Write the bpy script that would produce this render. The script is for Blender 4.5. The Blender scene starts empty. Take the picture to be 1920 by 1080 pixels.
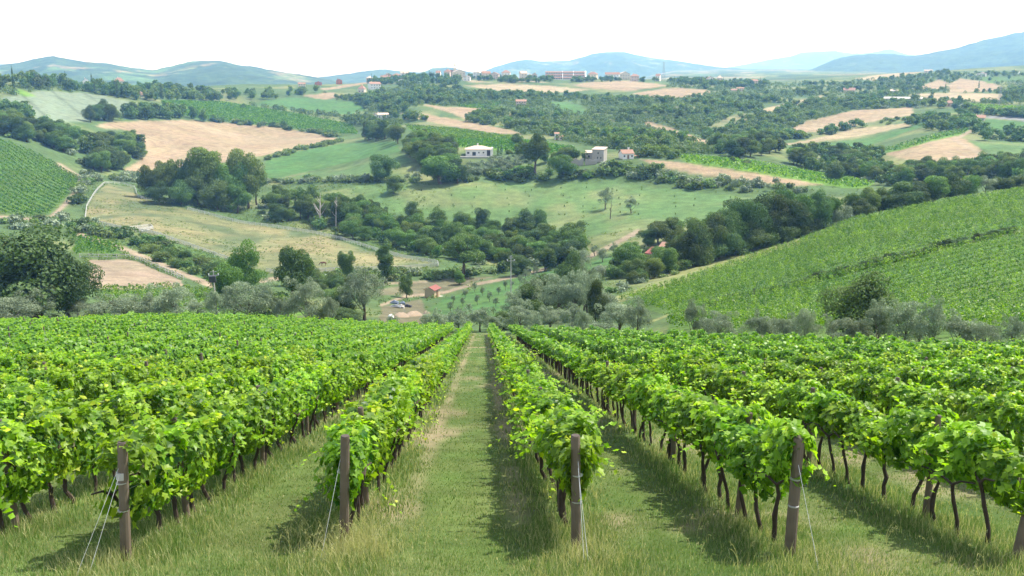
import bpy, math, random
import numpy as np
from mathutils import Vector, Matrix
SC = bpy.context.scene
COL = SC.collection
rad = math.radians

# ------------------------------------------------------------------ camera, sky, sun, exposure
PITCH = rad(13.2)
FPX = 1663.0                                   # focal length in pixels of the 1920 px wide photograph
cam_d = bpy.data.cameras.new('camera')
cam = bpy.data.objects.new('camera', cam_d)
COL.objects.link(cam)
cam_d.sensor_width = 36.0
cam_d.lens = FPX / 1920 * 36.0
cam_d.clip_start = 0.1
cam_d.clip_end = 80000
cam.rotation_euler = (rad(90) - PITCH, 0, 0)
SC.camera = cam

SUN_AZ, SUN_EL = rad(62), rad(57)
SUNV = Vector((math.cos(SUN_EL) * math.sin(SUN_AZ), math.cos(SUN_EL) * math.cos(SUN_AZ), math.sin(SUN_EL)))
W = bpy.data.worlds.new('World')
SC.world = W
W.use_nodes = True
wn, wl = W.node_tree.nodes, W.node_tree.links
wn.clear()
sky = wn.new('ShaderNodeTexSky')
sky.sky_type = 'NISHITA'
sky.sun_disc = False
sky.sun_elevation = SUN_EL
sky.sun_rotation = SUN_AZ
sky.altitude = 200
sky.air_density = 1.2
sky.dust_density = 3.0
sky.ozone_density = 1.0
# thin bright cloud veil over the blue sky, densest towards the horizon
tc = wn.new('ShaderNodeTexCoord')
sx = wn.new('ShaderNodeSeparateXYZ')
wl.new(tc.outputs['Generated'], sx.inputs[0])
mr = wn.new('ShaderNodeMapRange')
mr.interpolation_type = 'SMOOTHSTEP'
mr.inputs['From Min'].default_value = 0.10
mr.inputs['From Max'].default_value = 0.55
mr.inputs['To Min'].default_value = 0.95
mr.inputs['To Max'].default_value = 0.22
wl.new(sx.outputs['Z'], mr.inputs['Value'])
cn = wn.new('ShaderNodeTexNoise')
cn.inputs['Scale'].default_value = 3.0
cn.inputs['Detail'].default_value = 6.0
wl.new(tc.outputs['Generated'], cn.inputs['Vector'])
cm = wn.new('ShaderNodeMath'); cm.operation = 'MULTIPLY_ADD'
wl.new(cn.outputs['Fac'], cm.inputs[0]); cm.inputs[1].default_value = 0.25; cm.inputs[2].default_value = -0.125
ca = wn.new('ShaderNodeMath'); ca.operation = 'ADD'; ca.use_clamp = True
wl.new(cm.outputs[0], ca.inputs[0]); wl.new(mr.outputs[0], ca.inputs[1])
mixc = wn.new('ShaderNodeMix'); mixc.data_type = 'RGBA'
wl.new(ca.outputs[0], mixc.inputs['Factor'])
wl.new(sky.outputs['Color'], mixc.inputs['A'])
mixc.inputs['B'].default_value = (10.2, 10.8, 11.6, 1)
bg = wn.new('ShaderNodeBackground')
bg.inputs['Strength'].default_value = 0.10
wl.new(mixc.outputs['Result'], bg.inputs['Color'])
wo = wn.new('ShaderNodeOutputWorld')
wl.new(bg.outputs[0], wo.inputs['Surface'])

sd = bpy.data.lights.new('sun', 'SUN')
sun = bpy.data.objects.new('sun', sd)
COL.objects.link(sun)
sd.energy = 5.0
sd.angle = rad(0.6)
sd.color = (1.0, 0.965, 0.90)
sun.rotation_euler = SUNV.to_track_quat('Z', 'Y').to_euler()

SC.view_settings.view_transform = 'Standard'
SC.view_settings.look = 'None'
SC.view_settings.gamma = 1
SC.view_settings.exposure = 0.82
SC.render.engine = 'CYCLES'
SC.cycles.max_bounces = 6
SC.cycles.diffuse_bounces = 3
SC.cycles.transmission_bounces = 3
SC.cycles.volume_bounces = 2
SC.cycles.transparent_max_bounces = 4
SC.cycles.use_denoising = True
HAZE = 1.4e-4

# ------------------------------------------------------------------ helpers
rng = np.random.default_rng(7)
CP, SP = math.cos(PITCH), math.sin(PITCH)

def ray(px, py):
    """azimuth and tan(elevation) of the ray through a photo pixel"""
    xc = (np.asarray(px, float) - 960) / FPX
    yc = (540 - np.asarray(py, float)) / FPX
    dx, dy, dz = xc, CP + yc * SP, -SP + yc * CP
    r = np.hypot(dx, dy)
    return np.arctan2(dx, dy), dz / r

def proj(x, y, z):
    zc = y * CP - z * SP
    up = y * SP + z * CP
    zc_s = np.where(zc > 0.1, zc, 0.1)
    return 960 + FPX * x / zc_s, 540 - FPX * up / zc_s, zc

def build(name, V, faces, mats=(), midx=None, tint=None, smooth=False, col=None, parent=None, extra=None):
    """faces: list of (n,k) int arrays"""
    me = bpy.data.meshes.new(name)
    V = np.asarray(V, np.float32).reshape(-1, 3)
    faces = [np.asarray(f, np.int32) for f in faces if len(f)]
    me.vertices.add(len(V))
    me.vertices.foreach_set('co', V.ravel())
    li = np.concatenate([f.ravel() for f in faces])
    tot = np.concatenate([np.full(len(f), f.shape[1], np.int32) for f in faces])
    st = np.concatenate([[0], np.cumsum(tot)[:-1]]).astype(np.int32)
    me.loops.add(len(li))
    me.loops.foreach_set('vertex_index', li)
    me.polygons.add(len(tot))
    me.polygons.foreach_set('loop_start', st)
    if midx is not None:
        me.polygons.foreach_set('material_index', np.asarray(midx, np.int32))
    me.polygons.foreach_set('use_smooth', np.full(len(tot), smooth, bool))
    for m in mats:
        me.materials.append(m)
    if tint is not None:
        a = me.attributes.new('tint', 'FLOAT', 'FACE')
        a.data.foreach_set('value', np.asarray(tint, np.float32))
    if col is not None:
        a = me.attributes.new('fcol', 'FLOAT_COLOR', 'POINT')
        c4 = np.ones((len(V), 4), np.float32); c4[:, :3] = col
        a.data.foreach_set('color', c4.ravel())
    if extra is not None:
        for k, arr in extra.items():
            a = me.attributes.new(k, 'FLOAT', 'POINT')
            a.data.foreach_set('value', np.asarray(arr, np.float32))
    me.update(calc_edges=True)
    return me

def link(name, me, parent=None, loc=None, rz=0.0, scale=None):
    o = bpy.data.objects.new(name, me)
    COL.objects.link(o)
    if parent is not None:
        o.parent = parent
    if loc is not None:
        o.location = loc
    if rz:
        o.rotation_euler = (0, 0, rz)
    if scale is not None:
        o.scale = scale
    return o

def tag(o, label, cat, group=None, kind=None):
    o['label'] = label
    if cat: o['category'] = cat
    if group: o['group'] = group
    if kind: o['kind'] = kind
    return o

def struct(o, label=None, kind='structure'):
    o['kind'] = kind
    if label: o['label'] = label
    return o

class Geo:
    """collects parts of one mesh: quads and tris with material index and tint"""
    def __init__(s): s.V, s.Q, s.T, s.qm, s.tm, s.qt, s.tt, s.n = [], [], [], [], [], [], [], 0
    def add(s, V, Q=None, T=None, m=0, tint=0.5):
        V = np.asarray(V, float).reshape(-1, 3)
        if Q is not None and len(Q):
            Q = np.asarray(Q, int); s.Q.append(Q + s.n); s.qm.append(np.full(len(Q), m))
            s.qt.append(np.broadcast_to(tint, (len(Q),)))
        if T is not None and len(T):
            T = np.asarray(T, int); s.T.append(T + s.n); s.tm.append(np.full(len(T), m))
            s.tt.append(np.broadcast_to(tint, (len(T),)))
        s.V.append(V); s.n += len(V)
    def box(s, x0, y0, z0, x1, y1, z1, m=0):
        V = [(x, y, z) for z in (z0, z1) for y in (y0, y1) for x in (x0, x1)]
        s.add(V, [(0, 2, 3, 1), (4, 5, 7, 6), (0, 1, 5, 4), (2, 6, 7, 3), (0, 4, 6, 2), (1, 3, 7, 5)], m=m)
    def tube(s, P, R, k=7, m=0, cap=True):
        P = np.asarray(P, float); R = np.broadcast_to(R, (len(P),))
        d = np.gradient(P, axis=0); d /= np.linalg.norm(d, axis=1)[:, None] + 1e-9
        ref = np.array([1.0, 0, 0]) if abs(d[0][2]) > 0.7 else np.array([0, 0, 1.0])
        a = np.cross(d, ref); a /= np.linalg.norm(a, axis=1)[:, None] + 1e-9
        b = np.cross(d, a)
        th = np.arange(k) * 2 * math.pi / k
        V = P[:, None] + R[:, None, None] * (np.cos(th)[None, :, None] * a[:, None] + np.sin(th)[None, :, None] * b[:, None])
        V = V.reshape(-1, 3)
        Q = []
        for i in range(len(P) - 1):
            for j in range(k):
                j2 = (j + 1) % k
                Q.append((i * k + j, i * k + j2, (i + 1) * k + j2, (i + 1) * k + j))
        T = []
        if cap:
            V = np.vstack([V, P[0], P[-1]])
            n = len(V)
            e = (len(P) - 1) * k
            for j in range(k):
                j2 = (j + 1) % k
                T.append((n - 2, j2, j)); T.append((n - 1, e + j, e + j2))
        s.add(V, Q, T, m=m)
    def mesh(s, name, mats, smooth=False, tints=True):
        F, mi, ti = [], [], []
        if s.Q: F.append(np.vstack(s.Q)); mi += s.qm; ti += s.qt
        if s.T: F.append(np.vstack(s.T)); mi += s.tm; ti += s.tt
        return build(name, np.vstack(s.V), F, mats, np.concatenate(mi), np.concatenate(ti) if tints else None, smooth)

def vnoise(x, y, seed=0):
    """smooth value noise in [0,1]"""
    x = np.asarray(x, float); y = np.asarray(y, float)
    xi, yi = np.floor(x), np.floor(y)
    fx, fy = x - xi, y - yi
    fx = fx * fx * (3 - 2 * fx); fy = fy * fy * (3 - 2 * fy)
    def h(a, b):
        v = np.sin(a * 127.1 + b * 311.7 + seed * 74.7) * 43758.5453
        return v - np.floor(v)
    return (h(xi, yi) * (1 - fx) + h(xi + 1, yi) * fx) * (1 - fy) + (h(xi, yi + 1) * (1 - fx) + h(xi + 1, yi + 1) * fx) * fy

def fbm(x, y, seed=0, o=4):
    s, a, t = 0, 0.5, 0
    for i in range(o):
        s = s + a * vnoise(x * 2 ** i, y * 2 ** i, seed + i); t += a; a *= 0.5
    return s / t

def sstep(a, b, x):
    t = np.clip((np.asarray(x, float) - a) / (b - a), 0, 1)
    return t * t * (3 - 2 * t)

def inpoly(px, py, poly):
    px = np.asarray(px); py = np.asarray(py)
    r = np.zeros(np.broadcast(px, py).shape, bool)
    n = len(poly)
    j = n - 1
    for i in range(n):
        xi, yi = poly[i]; xj, yj = poly[j]
        c = ((yi > py) != (yj > py)) & (px < (xj - xi) * (py - yi) / ((yj - yi) or 1e-9) + xi)
        r ^= c
        j = i
    return r

def near_line(px, py, pts, w):
    d = np.full(np.broadcast(px, py).shape, 1e9)
    for (x0, y0), (x1, y1) in zip(pts, pts[1:]):
        L = (x1 - x0) ** 2 + (y1 - y0) ** 2
        t = np.clip(((px - x0) * (x1 - x0) + (py - y0) * (y1 - y0)) / L, 0, 1)
        d = np.minimum(d, np.hypot(px - x0 - t * (x1 - x0), (py - y0 - t * (y1 - y0)) * 1.6))
    return d < w

# ------------------------------------------------------------------ materials
def mat_base(name):
    m = bpy.data.materials.new(name); m.use_nodes = True
    nt = m.node_tree; nt.nodes.clear()
    out = nt.nodes.new('ShaderNodeOutputMaterial')
    return m, nt, nt.nodes, nt.links, out

def plain(name, rgb, rough=0.8, var=0.25, scale=8.0, spec=0.3, metal=0.0, rgb2=None):
    m, nt, N, L, out = mat_base(name)
    p = N.new('ShaderNodeBsdfPrincipled')
    p.inputs['Roughness'].default_value = rough
    p.inputs['Specular IOR Level'].default_value = spec
    p.inputs['Metallic'].default_value = metal
    g = N.new('ShaderNodeTexCoord')
    n = N.new('ShaderNodeTexNoise'); n.inputs['Scale'].default_value = scale; n.inputs['Detail'].default_value = 5
    L.new(g.outputs['Object'], n.inputs['Vector'])
    mx = N.new('ShaderNodeMix'); mx.data_type = 'RGBA'
    mx.inputs['A'].default_value = (*[c * (1 - var) for c in rgb], 1)
    mx.inputs['B'].default_value = (*(rgb2 or [min(1, c * (1 + var)) for c in rgb]), 1)
    L.new(n.outputs['Fac'], mx.inputs['Factor'])
    L.new(mx.outputs['Result'], p.inputs['Base Color'])
    L.new(p.outputs[0], out.inputs['Surface'])
    return m

def foliage(name, dark, light, trans, tfac=0.35, rough=0.5, spec=0.35, hue=0.25, old=None):
    m, nt, N, L, out = mat_base(name)
    a = N.new('ShaderNodeAttribute'); a.attribute_name = 'tint'
    oi = N.new('ShaderNodeObjectInfo')
    mx = N.new('ShaderNodeMix'); mx.data_type = 'RGBA'
    L.new(a.outputs['Fac'], mx.inputs['Factor'])
    mx.inputs['A'].default_value = (*dark, 1); mx.inputs['B'].default_value = (*light, 1)
    hs = N.new('ShaderNodeHueSaturation')
    r1 = N.new('ShaderNodeMapRange'); r1.inputs['To Min'].default_value = 0.5 - 0.06 * hue; r1.inputs['To Max'].default_value = 0.5 + 0.06 * hue
    r2 = N.new('ShaderNodeMapRange'); r2.inputs['To Min'].default_value = 1 - hue; r2.inputs['To Max'].default_value = 1 + hue
    L.new(oi.outputs['Random'], r1.inputs['Value'])
    mm = N.new('ShaderNodeMath'); mm.operation = 'FRACT'
    m2 = N.new('ShaderNodeMath'); m2.operation = 'MULTIPLY'; m2.inputs[1].default_value = 7.31
    L.new(oi.outputs['Random'], m2.inputs[0]); L.new(m2.outputs[0], mm.inputs[0]); L.new(mm.outputs[0], r2.inputs['Value'])
    src = mx.outputs['Result']
    if old is not None:                                          # a few yellowing leaves
        mo = N.new('ShaderNodeMix'); mo.data_type = 'RGBA'
        ro = N.new('ShaderNodeMapRange'); ro.inputs['From Min'].default_value = 0.90; ro.inputs['From Max'].default_value = 1.0
        L.new(a.outputs['Fac'], ro.inputs['Value']); L.new(ro.outputs[0], mo.inputs['Factor'])
        L.new(src, mo.inputs['A']); mo.inputs['B'].default_value = (*old, 1); src = mo.outputs['Result']
    L.new(r1.outputs[0], hs.inputs['Hue']); L.new(r2.outputs[0], hs.inputs['Value'])
    L.new(src, hs.inputs['Color'])
    p = N.new('ShaderNodeBsdfPrincipled')
    p.inputs['Roughness'].default_value = rough
    p.inputs['Specular IOR Level'].default_value = spec
    L.new(hs.outputs[0], p.inputs['Base Color'])
    t = N.new('ShaderNodeBsdfTranslucent')
    tm = N.new('ShaderNodeMix'); tm.data_type = 'RGBA'; tm.blend_type = 'MULTIPLY'; tm.inputs['Factor'].default_value = 1
    L.new(hs.outputs[0], tm.inputs['A']); tm.inputs['B'].default_value = (*trans, 1)
    L.new(tm.outputs['Result'], t.inputs['Color'])
    ms = N.new('ShaderNodeMixShader'); ms.inputs[0].default_value = tfac
    L.new(p.outputs[0], ms.inputs[1]); L.new(t.outputs[0], ms.inputs[2])
    L.new(ms.outputs[0], out.inputs['Surface'])
    return m

def ground_mat(name='ground', far=False):
    m, nt, N, L, out = mat_base(name)
    a = N.new('ShaderNodeAttribute'); a.attribute_name = 'fcol'
    geo = N.new('ShaderNodeNewGeometry')
    def noise(scale, detail=4, off=0, stretch=None):
        n = N.new('ShaderNodeTexNoise'); n.inputs['Scale'].default_value = scale; n.inputs['Detail'].default_value = detail
        src = geo.outputs['Position']
        if stretch:
            mp = N.new('ShaderNodeMapping'); mp.inputs['Rotation'].default_value = (0, 0, stretch[0]); mp.inputs['Scale'].default_value = stretch[1]
            L.new(src, mp.inputs['Vector']); src = mp.outputs[0]
        L.new(src, n.inputs['Vector']); return n
    val = None
    specs = [(0.004, 3, 0.16), (0.03, 4, 0.36), (0.22, 4, 0.55), (1.6, 3, 0.5)] if not far else [(0.002, 4, 0.4), (0.012, 5, 0.9), (0.04, 4, 0.8)]
    for sc_, de, am in specs:
        n = noise(sc_, de)
        r = N.new('ShaderNodeMapRange'); r.inputs['From Min'].default_value = 0.25; r.inputs['From Max'].default_value = 0.75
        r.inputs['To Min'].default_value = 1 - am / 2; r.inputs['To Max'].default_value = 1 + am / 2
        L.new(n.outputs['Fac'], r.inputs['Value'])
        if val is None: val = r.outputs[0]
        else:
            mu = N.new('ShaderNodeMath'); mu.operation = 'MULTIPLY'
            L.new(val, mu.inputs[0]); L.new(r.outputs[0], mu.inputs[1]); val = mu.outputs[0]
    hs = N.new('ShaderNodeHueSaturation')
    L.new(a.outputs['Color'], hs.inputs['Color']); L.new(val, hs.inputs['Value'])
    n5 = noise(0.05, 5)
    r5 = N.new('ShaderNodeMapRange'); r5.inputs['From Min'].default_value = 0.3; r5.inputs['From Max'].default_value = 0.7
    r5.inputs['To Min'].default_value = 0.485; r5.inputs['To Max'].default_value = 0.512
    L.new(n5.outputs['Fac'], r5.inputs['Value']); L.new(r5.outputs[0], hs.inputs['Hue'])
    p = N.new('ShaderNodeBsdfPrincipled'); p.inputs['Roughness'].default_value = 0.95; p.inputs['Specular IOR Level'].default_value = 0.1
    L.new(hs.outputs[0], p.inputs['Base Color'])
    L.new(p.outputs[0], out.inputs['Surface'])
    return m

M_GROUND = ground_mat()
M_FAR = ground_mat('far_ground', True)
M_VINE = foliage('vine_leaf', (0.034, 0.112, 0.012), (0.28, 0.455, 0.022), (1.6, 1.7, 0.35), 0.43, 0.42, 0.28, 0.22, (0.40, 0.48, 0.04))
M_TREE = foliage('tree_leaf', (0.050, 0.092, 0.026), (0.165, 0.245, 0.058), (1.3, 1.5, 0.6), 0.34, 0.6, 0.2, 0.42)
M_DARK = foliage('dark_leaf', (0.040, 0.076, 0.028), (0.125, 0.195, 0.058), (1.3, 1.5, 0.6), 0.30, 0.6, 0.2, 0.38)
M_OLIVE = foliage('olive_leaf', (0.115, 0.165, 0.092), (0.32, 0.39, 0.25), (1.1, 1.2, 0.8), 0.2, 0.5, 0.3, 0.15)
M_SHRUB = foliage('shrub_leaf', (0.060, 0.104, 0.034), (0.180, 0.250, 0.076), (1.3, 1.5, 0.6), 0.30, 0.6, 0.2, 0.40)
M_SCRUB = foliage('scrub_leaf', (0.075, 0.125, 0.048), (0.215, 0.285, 0.105), (1.3, 1.5, 0.6), 0.32, 0.6, 0.2, 0.2)
M_BRIGHT = foliage('bright_leaf', (0.050, 0.110, 0.022), (0.150, 0.260, 0.050), (1.3, 1.5, 0.6), 0.3, 0.6, 0.25, 0.2)
M_GRASS = foliage('grass_blade', (0.066, 0.168, 0.022), (0.50, 0.47, 0.25), (1.3, 1.35, 0.8), 0.35, 0.6, 0.2, 0.0)
M_BARK = plain('bark', (0.10, 0.075, 0.055), 0.9, 0.4, 6)
M_VBARK = plain('vine_bark', (0.055, 0.040, 0.030), 0.95, 0.5, 14)
M_POST = plain('weathered_wood', (0.150, 0.118, 0.086), 0.9, 0.35, 5)
M_POSTTOP = plain('post_end_grain', (0.075, 0.062, 0.052), 0.9, 0.3, 20)
M_WIRE = plain('galvanised_wire', (0.55, 0.55, 0.54), 0.45, 0.1, 4, 0.5, 0.6)
M_BAND = plain('pale_band', (0.45, 0.43, 0.40), 0.6, 0.15, 9)
M_PALEBARK = plain('pale_bark', (0.42, 0.38, 0.33), 0.9, 0.3, 4)
M_WHITE = plain('white_paint', (0.78, 0.77, 0.74), 0.6, 0.08, 3)
M_FENCE = plain('faded_white_rail', (0.50, 0.50, 0.48), 0.8, 0.15, 2)
M_CREAM = plain('cream_render', (0.62, 0.54, 0.42), 0.85, 0.1, 0.7)
M_WALLW = plain('white_render', (0.74, 0.72, 0.68), 0.85, 0.07, 0.7)
M_PINK = plain('pink_render', (0.56, 0.45, 0.37), 0.85, 0.1, 0.7)
M_STONE = plain('rough_stone', (0.36, 0.33, 0.29), 0.95, 0.35, 2.5)
M_BRICKR = plain('red_brick', (0.46, 0.16, 0.09), 0.9, 0.2, 1.2)
M_ROOF = plain('terracotta_tiles', (0.29, 0.175, 0.125), 0.9, 0.3, 1.3)
M_ROOFP = plain('pale_tiles', (0.50, 0.40, 0.32), 0.9, 0.2, 1.3)
M_ROOFR = plain('red_roof_sheet', (0.22, 0.065, 0.05), 0.6, 0.2, 2)
M_GLASS = plain('dark_window', (0.04, 0.045, 0.05), 0.2, 0.2, 2, 0.6)
M_WOODD = plain('brown_wood', (0.22, 0.14, 0.09), 0.8, 0.3, 3)
M_TAN = plain('tan_boards', (0.52, 0.40, 0.27), 0.85, 0.15, 4)
M_STEEL = plain('grey_steel', (0.30, 0.31, 0.32), 0.5, 0.15, 4, 0.5, 0.4)
M_CONC = plain('concrete', (0.45, 0.43, 0.40), 0.9, 0.15, 2)
M_DARKM = plain('dark_casing', (0.05, 0.05, 0.06), 0.5, 0.2, 4)
M_BLUE = plain('blue_tarpaulin', (0.17, 0.21, 0.28), 0.5, 0.25, 3)
M_SOIL = plain('bare_soil', (0.25, 0.195, 0.14), 0.95, 0.25, 1.5)
M_HORSE = plain('chestnut_coat', (0.12, 0.045, 0.02), 0.6, 0.2, 3)

# ------------------------------------------------------------------ the lie of the land
H0 = 3.363
V0 = (588 - 540) / FPX
K1, K2 = SP + V0 * CP, CP - V0 * SP
def y_of_zc(zc): return (zc - SP * H0 / K2) / (CP + SP * K1 / K2)
def plane(x, y):
    z = -(H0 + y * K1) / K2
    zc = y * CP - z * SP
    z = z + 1.6 * np.exp(-((x + 45) / 17.5) ** 2 / 2) * sstep(30, 128, zc)
    # the headland climbs to the viewer's feet
    z = z + 1.75 * sstep(9.5, 1.5, np.hypot(x * 0.6, y))
    return z
EDGE = [(-500, 108), (-200, 112), (0, 120), (200, 128), (333, 132), (633, 134), (905, 140), (1000, 128), (1100, 112), (1250, 93), (1400, 78), (1600, 68), (1900, 58), (2300, 50)]
_ex = np.array([zc * (px - 960) / FPX for px, zc in EDGE]); _ey = np.array([y_of_zc(zc) for px, zc in EDGE])
EDGE_AZ, EDGE_R = np.arctan2(_ex, _ey), np.hypot(_ex, _ey)
def edge_r(az): return np.interp(az, EDGE_AZ, EDGE_R)

TAIL = [(165, 3000), (160, 6000), (152, 30000)]
PROF = {
 -220: [(610, 150), (570, 185), (430, 340), (415, 390), (405, 410), (255, 580), (220, 680), (190, 760), (165, 850), (152, 950), (160, 1400)] + TAIL,
 0: [(602, 150), (565, 185), (440, 330), (412, 385), (402, 405), (265, 560), (225, 670), (195, 740), (165, 830), (151, 920), (160, 1300)] + TAIL,
 160: [(592, 155), (555, 190), (490, 270), (450, 320), (410, 380), (345, 480), (320, 540), (270, 640), (235, 720), (180, 900), (160, 985), (170, 1300)] + TAIL,
 320: [(592, 165), (550, 205), (500, 262), (450, 325), (400, 400), (378, 440), (325, 600), (228, 820), (200, 930), (180, 1050), (165, 1150), (168, 1500)] + TAIL,
 480: [(600, 150), (560, 200), (515, 270), (470, 320), (430, 385), (405, 425), (380, 470), (330, 580), (285, 680), (272, 730), (262, 800), (240, 860), (205, 1000), (180, 1130), (165, 1250), (160, 1400)] + TAIL,
 640: [(600, 155), (550, 225), (520, 265), (480, 310), (448, 355), (415, 400), (370, 440), (345, 470), (325, 540), (275, 690), (262, 760), (245, 860), (215, 1000), (195, 1080), (170, 1250), (158, 1450)] + TAIL,
 800: [(603, 165), (575, 215), (553, 245), (530, 268), (500, 292), (470, 330), (430, 380), (400, 405), (345, 450), (330, 475), (300, 500), (270, 560), (245, 700), (215, 850), (190, 1000), (165, 1200), (147, 1500), (146, 1600)] + TAIL,
 960: [(607, 160), (580, 195), (545, 235), (525, 262), (490, 310), (450, 360), (420, 385), (345, 450), (300, 490), (275, 540), (250, 660), (225, 800), (190, 1000), (165, 1250), (148, 1500), (146, 1600)] + TAIL,
 1120: [(618, 130), (592, 165), (560, 195), (500, 260), (470, 300), (430, 350), (345, 440), (305, 470), (275, 540), (255, 640), (235, 780), (200, 950), (170, 1200), (150, 1500), (148, 1650)] + TAIL,
 1280: [(614, 112), (592, 135), (528, 200), (505, 230), (470, 270), (420, 340), (385, 385), (345, 430), (305, 460), (290, 500), (275, 560), (262, 640), (250, 760), (200, 950), (170, 1200), (155, 1450), (152, 1600), (150, 2500), (143, 3500), (137, 5000), (132, 8000), (150, 30000)],
 1440: [(620, 98), (602, 118), (474, 235), (458, 258), (440, 285), (370, 400), (345, 430), (325, 455), (300, 520), (280, 600), (268, 700), (245, 800), (215, 950), (180, 1200), (160, 1500), (157, 1700), (148, 2500), (141, 3500), (135, 5000), (129, 8000), (150, 30000)],
 1600: [(625, 88), (608, 108), (417, 255), (412, 280), (395, 340), (350, 440), (330, 500), (310, 560), (270, 720), (245, 800), (210, 920), (190, 1100), (165, 1400), (146, 1800), (143, 2200), (137, 4000), (133, 6000), (150, 30000)],
 1760: [(630, 82), (613, 100), (386, 275), (383, 300), (370, 380), (330, 480), (290, 560), (255, 650), (235, 760), (215, 850), (195, 1000), (160, 1400), (136, 1900), (133, 2100), (140, 3500), (140, 6000), (150, 30000)],
 1920: [(636, 76), (618, 95), (360, 295), (358, 320), (350, 380), (320, 480), (290, 570), (255, 680), (225, 800), (200, 900), (165, 1300), (136, 1800), (123, 2300), (130, 3000), (140, 6000), (150, 30000)],
 2140: [(642, 70), (620, 90), (345, 310), (343, 330), (335, 390), (310, 480), (280, 570), (245, 680), (215, 800), (190, 900), (160, 1300), (130, 1800), (115, 2300), (125, 3000), (140, 6000), (150, 30000)],
}
def pchip(x, y, xq):
    x = np.asarray(x, float); y = np.asarray(y, float)
    h = np.diff(x); dl = np.diff(y) / h
    d = np.zeros_like(y)
    for i in range(1, len(x) - 1):
        if dl[i - 1] * dl[i] > 0:
            w1, w2 = 2 * h[i] + h[i - 1], h[i] + 2 * h[i - 1]
            d[i] = (w1 + w2) / (w1 / dl[i - 1] + w2 / dl[i])
    d[0], d[-1] = dl[0], dl[-1]
    xq = np.clip(xq, x[0], x[-1])
    i = np.clip(np.searchsorted(x, xq) - 1, 0, len(h) - 1)
    t = (xq - x[i]) / h[i]
    h00 = 2 * t ** 3 - 3 * t ** 2 + 1; h10 = t ** 3 - 2 * t ** 2 + t
    h01 = -2 * t ** 3 + 3 * t ** 2; h11 = t ** 3 - t ** 2
    return h00 * y[i] + h10 * h[i] * d[i] + h01 * y[i + 1] + h11 * h[i] * d[i + 1]

NAZ, NR = 1000, 760
AZ = np.linspace(rad(-38), rad(38), NAZ)
LR = np.concatenate([np.linspace(math.log(3), math.log(55), 110, endpoint=False), np.linspace(math.log(55), math.log(2600), 600, endpoint=False), np.linspace(math.log(2600), math.log(30000), 50)])
RR = np.exp(LR)
_ca, _ct = [], []
for k, pts in sorted(PROF.items()):
    a0, _ = ray(k, 630)
    rb = float(edge_r(a0))
    az_c, t_c, r_c = [], [], []
    for f in (0.05, 0.5, 0.8, 1.0):
        R = rb * f
        az_c.append(float(a0)); t_c.append(float(plane(R * math.sin(a0), R * math.cos(a0)) / R)); r_c.append(R)
    for py, R in pts:
        if R < rb * 1.06: continue
        a, t = ray(k, py)
        az_c.append(float(a)); t_c.append(float(t)); r_c.append(R)
    l = np.log(r_c)
    _ct.append(pchip(l, t_c, LR)); _ca.append(np.interp(LR, l, az_c))
_ca, _ct = np.array(_ca), np.array(_ct)
TAB = np.empty((NR, NAZ))
for i in range(NR):
    TAB[i] = pchip(_ca[:, i], _ct[:, i], AZ)
GX, GY = RR[:, None] * np.sin(AZ)[None], RR[:, None] * np.cos(AZ)[None]
_rb = edge_r(AZ)
ZT = TAB * RR[:, None]
# gentle undulation of the countryside
und = (fbm(GX / 60, GY / 60, 3, 3) - 0.5) * 2.2 * sstep(220, 420, RR)[:, None] + (fbm(GX / 230, GY / 230, 5, 3) - 0.5) * 9 * sstep(500, 1100, RR)[:, None] * (1 - 0.7 * sstep(1300, 1500, RR)[:, None])
_zp_b = plane(_rb * np.sin(AZ), _rb * np.cos(AZ))
_zt_b = np.array([np.interp(math.log(_rb[j]), LR, ZT[:, j]) for j in range(NAZ)])
corr = (_zp_b - _zt_b)[None] * np.exp(-np.clip(RR[:, None] - _rb[None], 0, None) / 14)
ZT = np.where(RR[:, None] < _rb[None], plane(GX, GY), ZT + corr + und)
ZT = np.where((RR > 2600)[:, None], np.maximum(ZT, -66), ZT)

def ground(x, y):
    az = np.arctan2(x, y); lr = np.log(np.maximum(np.hypot(x, y), 3.01))
    fi = np.interp(lr, LR, np.arange(NR)); fj = (az - AZ[0]) / (AZ[1] - AZ[0])
    fj = np.clip(fj, 0, NAZ - 1.001); fi = np.clip(fi, 0, NR - 1.001)
    i, j = fi.astype(int), fj.astype(int); u, v = fi - i, fj - j
    return (ZT[i, j] * (1 - u) + ZT[i + 1, j] * u) * (1 - v) + (ZT[i, j + 1] * (1 - u) + ZT[i + 1, j + 1] * u) * v

_LRq = np.linspace(math.log(20), math.log(2600), 1400); _Rq = np.exp(_LRq)
def hit(px, py, fallback=1500.0):
    """first point of the ground met by the ray of a photo pixel -> x, y, z"""
    px = np.atleast_1d(np.asarray(px, float)); py = np.atleast_1d(np.asarray(py, float))
    az, t = ray(px, py)
    R = np.full(len(px), fallback)
    for s in range(0, len(px), 400):
        a = az[s:s + 400, None]
        g = ground(_Rq[None] * np.sin(a), _Rq[None] * np.cos(a)) / _Rq[None]
        below = g > t[s:s + 400, None]
        f = below.argmax(1)
        ok = below.any(1) & (f > 0)
        R[s:s + 400] = np.where(ok, _Rq[f], fallback)
    x, y = R * np.sin(az), R * np.cos(az)
    return x, y, ground(x, y)
def at(px, py, R=None):
    if R is None:
        x, y, z = hit(px, py)
        return float(x[0]), float(y[0]), float(z[0])
    a, t = ray(px, py)
    x, y = R * math.sin(a), R * math.cos(a)
    return x, y, float(ground(x, y))

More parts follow.
